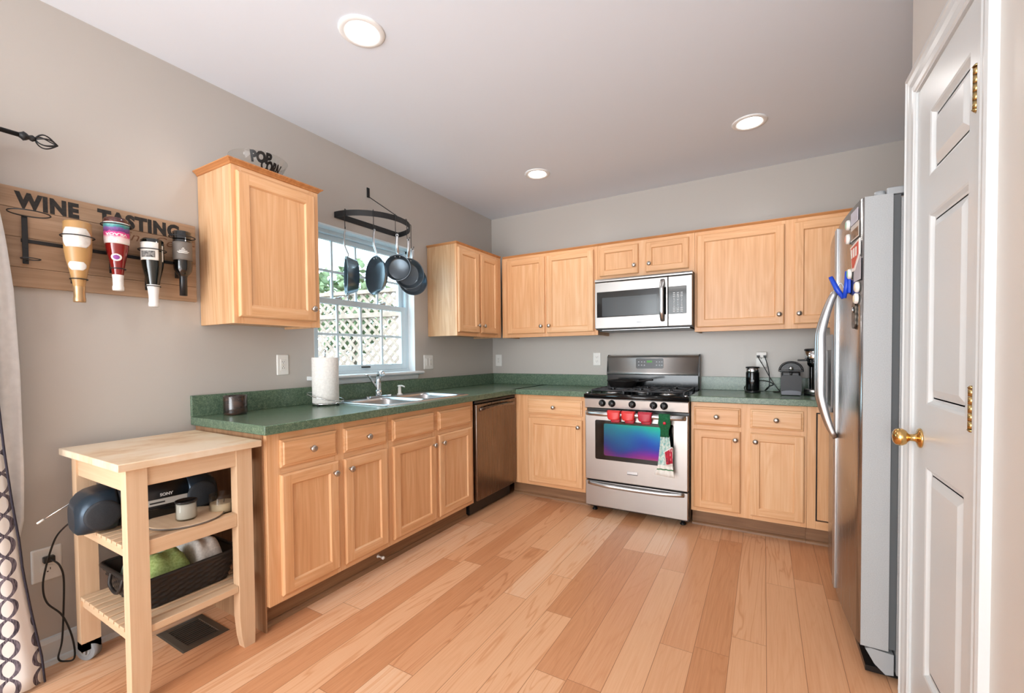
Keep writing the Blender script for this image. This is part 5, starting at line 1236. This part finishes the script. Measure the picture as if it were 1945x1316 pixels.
# towels: gentle rolls lying in the basket, tops above the rim
def towel_mound(name, lab, x0, x1, y0, y1, zb_, zt_, mat, seed, rad=.03):
    t = thing(name, lab, 'towel', ((x0+x1)/2, (y0+y1)/2, zb_)); rnd = random.Random(seed)
    a1, a2, a3 = [rnd.uniform(0, 6) for _ in range(3)]
    nx, ny = 26, 26; b = B()
    def P(i, j):
        u, v = i/nx, j/ny; ex = 1-abs(2*u-1)**5; ey = 1-abs(2*v-1)**5
        z = zb_+(zt_-zb_)*math.sqrt(max(0, ex*ey))+(.006*math.sin(u*9+a1+v*3)+.004*math.sin(v*14+a2)+.003*math.sin(u*25+v*9+a3))*ex*ey
        return (x0+(x1-x0)*u, y0+(y1-y0)*v, z)
    top = [[P(i, j) for i in range(nx+1)] for j in range(ny+1)]
    bot = [[(p[0], p[1], zb_-.001) for p in r_] for r_ in top]
    V1 = [[b.v(p) for p in r_] for r_ in top]; V2 = [[b.v(p) for p in r_] for r_ in bot]; k = b.mi(mat)
    def q(*v):
        f = b.bm.faces.new(v); f.smooth = True; f.material_index = k
    for j in range(ny):
        for i in range(nx): q(V1[j][i], V1[j][i+1], V1[j+1][i+1], V1[j+1][i]); q(V2[j][i], V2[j+1][i], V2[j+1][i+1], V2[j][i+1])
    for j in range(ny): q(V1[j][0], V1[j+1][0], V2[j+1][0], V2[j][0]); q(V1[j][nx], V2[j][nx], V2[j+1][nx], V1[j+1][nx])
    for i in range(nx): q(V1[0][i], V2[0][i], V2[0][i+1], V1[0][i+1]); q(V1[ny][i], V1[ny][i+1], V2[ny][i+1], V2[ny][i])
    b.build('cloth', None, t); return t
ZBK = BK.z+.012
towel_mound('folded_towel', 'lime green towel in the basket on the trolley', .33, .49, -3.195, -3.035, ZBK, BK.z+.168, LIMEC, 3)
towel_mound('folded_towel', 'white towel folded at the right end of the basket', .22, .49, -3.03, -2.915, ZBK, BK.z+.182, WHITEC, 5)
towel_mound('folded_towel', 'mint printed cloth at the left end of the basket', .205, .325, -3.195, -3.04, ZBK, BK.z+.150, MINTC, 9)

# cord at left outlet
cord('power_cord', 'black stereo cord from the low outlet, looping to the floor and up to the stereo', [(.028,-3.345,.43),(.04,-3.34,.425),(.05,-3.325,.40),(.05,-3.315,.34),(.045,-3.318,.2),(.045,-3.325,.09),(.05,-3.338,.03),(.055,-3.32,.008),(.065,-3.295,.012),(.065,-3.30,.10),(.06,-3.325,.20),(.055,-3.365,.27),(.055,-3.375,.34),(.06,-3.365,.42),(.085,-3.345,.52),(.12,-3.325,.57),(.15,-3.30,.60),(.165,-3.28,.62)], .0032, plug=((.0105,-3.365,.418),(.034,-3.332,.442)))
# floor register
t = thing('floor_vent', 'brown metal floor register under the trolley', 'vent', (.287, -2.965, 0))
VM = plain('bronze_metal', '6d655a', .4, metal=.6)
b = B(); vx0, vx1, vy0, vy1 = .175, .40, -3.045, -2.885
b.rings([[(vx0-i, vy0-i, z), (vx1+i, vy0-i, z), (vx1+i, vy1+i, z), (vx0-i, vy1+i, z)] for i, z in ((.012,.0004),(.006,.004),(-.018,.005),(-.02,.003))], cap0=False, cap1=False, m=VM, smooth=False); b.build('frame', None, t)
b = B(); b.box((vx0+.02, vy0+.02, .0003), (vx1-.02, vy1-.02, .0008), 0, DARKSLOT); b.build('opening', None, t)
b = B()
for k in range(12): x = vx0+.026+k*(vx1-vx0-.052)/11; b.box((x-.003, vy0+.02, .001), (x+.003, vy1-.02, .0038), 0, VM)
b.build('louvre', None, t)
# spring door stop on the toe kick
t = thing('door_stop', 'small white door stop on the toe kick under the sink cabinet', 'door stop', (.56, -2.12, .05))
b = B(); b.lathe([(0,0),(.010,0),(.010,.003),(.005,.005),(.005,.035),(.009,.037),(.010,.045),(.006,.05),(0,.05)], (.5372,-2.115,.055), (1,0,0), 16); b.build('bumper', WHITEP, t)

# ------------------------------------------------------------------ outside
GR = speck('pale_gravel', '4f483f', '5c544a', .9, 20)
b = B(); b.box((-14, -8, -.5), (-.16, 9, -.3)); tag(b.build('yard_ground', GR), 'pale yard ground outside the window', 'ground')
CEDAR = speck('sun_bleached_cedar', '8d7668', 'a18a7c', .85, 14)
t = thing('lattice_fence', 'sun-bleached lattice fence outside the window', 'fence', (-2.5, 0, -.3))
FY = .02
def fm(v): return Vector((v.x, FY+.16*(v.x+1.5)+v.y, v.z))
b = B(fm); x0, x1, z0, z1 = -5.4, -.35, -.2, 2.02; sp_ = .13; w = .036
for s_, yo in ((1, 0), (-1, .011)):
    c0 = -6
    while c0 < 6:
        # line x*s + z = c ; clip
        pts = []
        L = []
        for xx_ in (x0, x1):
            zz_ = c0*1.0 - s_*(xx_-(-2.9)); L.append((xx_, zz_))
        (xa, za), (xb, zb_) = L
        def cut(z): return xa+(xb-xa)*(z-za)/(zb_-za)
        lo = max(min(za, zb_), z0); hi = min(max(za, zb_), z1)
        if hi-lo > .02:
            pa, pb = (cut(lo), lo), (cut(hi), hi); dx = w*.707*(1 if s_ > 0 else 1)
            b.prism([(pa[0]-w*.7, pa[1]), (pa[0]+w*.7, pa[1]), (pb[0]+w*.7, pb[1]), (pb[0]-w*.7, pb[1])], yo, yo+.009, 'xzy', CEDAR)
        c0 += sp_
b.build('lattice', None, t)
b = B(fm); b.box((x0, -.03, 2.02), (x1, .05, 2.07), .004, CEDAR); b.box((x0, -.02, 1.72), (x1, .04, 1.78), .004, CEDAR); b.box((x0, -.02, -.25), (x1, .04, -.18), .004, CEDAR); b.build('rail', None, t)
for x in (-5.4, -4.4, -.45): b = B(fm); b.box((x-.045, -.04, -.3), (x+.045, .06, 2.09), .005, CEDAR); b.build('post', None, t)
SID = plain('pale_siding', '5f554d', .7)
t = thing('neighbour_house', 'pale sided house beyond the lattice fence', 'house', (-2.0, 5, -.3))
b = B(); 
for k in range(40): z = -.3+k*.16; b.prism([(3.2,z),(3.165,z),(3.2,z+.16)], -4.2, 2.5, 'yzx', SID)
b.box((-4.2, 3.2, -.3), (2.5, 6, 6.1), 0, SID); b.build('siding_wall', None, t)
b = B(); b.prism([(3.0,6.1),(3.0,6.2),(6,7.6),(6,6.1)], -4.5, 2.6, 'yzx', plain('roof_grey', '77726f', .9)); b.build('roof', None, t)
def tree(x, y, h, r, lab, n_=260, seed=1):
    t = thing('leafy_tree', lab, 'tree', (x, y, -.3)); rnd = random.Random(seed)
    b = B(); b.tube(smooth_path([(x,y,-.3),(x+.05,y,h*.3),(x-.03,y+.05,h*.55),(x,y,h*.8)]), .07, 8); b.build('trunk', plain('bark', '5b4b3e', .9), t)
    b = B(); LF_ = speck('light_leaf', '606a44', '828c66', .7, 6)
    for k in range(n_):
        d = Vector((rnd.gauss(0,1), rnd.gauss(0,1), rnd.gauss(0,.9))); d = d.normalized()*r*rnd.random()**.4; c = Vector((x, y, h*.68))+Vector((d.x, d.y, d.z*1.25))
        u = Vector((rnd.gauss(0,1), rnd.gauss(0,1), rnd.gauss(0,1))).normalized(); w_ = u.orthogonal().normalized(); s_ = rnd.uniform(.10,.17)
        b.sheet([[c-u*s_, c-u*s_*.9+w_*.01], [c-w_*s_*.5, c+w_*s_*.5], [c+u*s_*.9, c+u*s_]], .004, LF_)
    b.build('crown', None, t)
tree(-7.2, .6, 4.6, 1.5, 'light green tree left of the pale house outside', 900, 4)
tree(-6.6, 3.7, 3.6, 1.0, 'smaller light green tree close to the pale house', 500, 8)
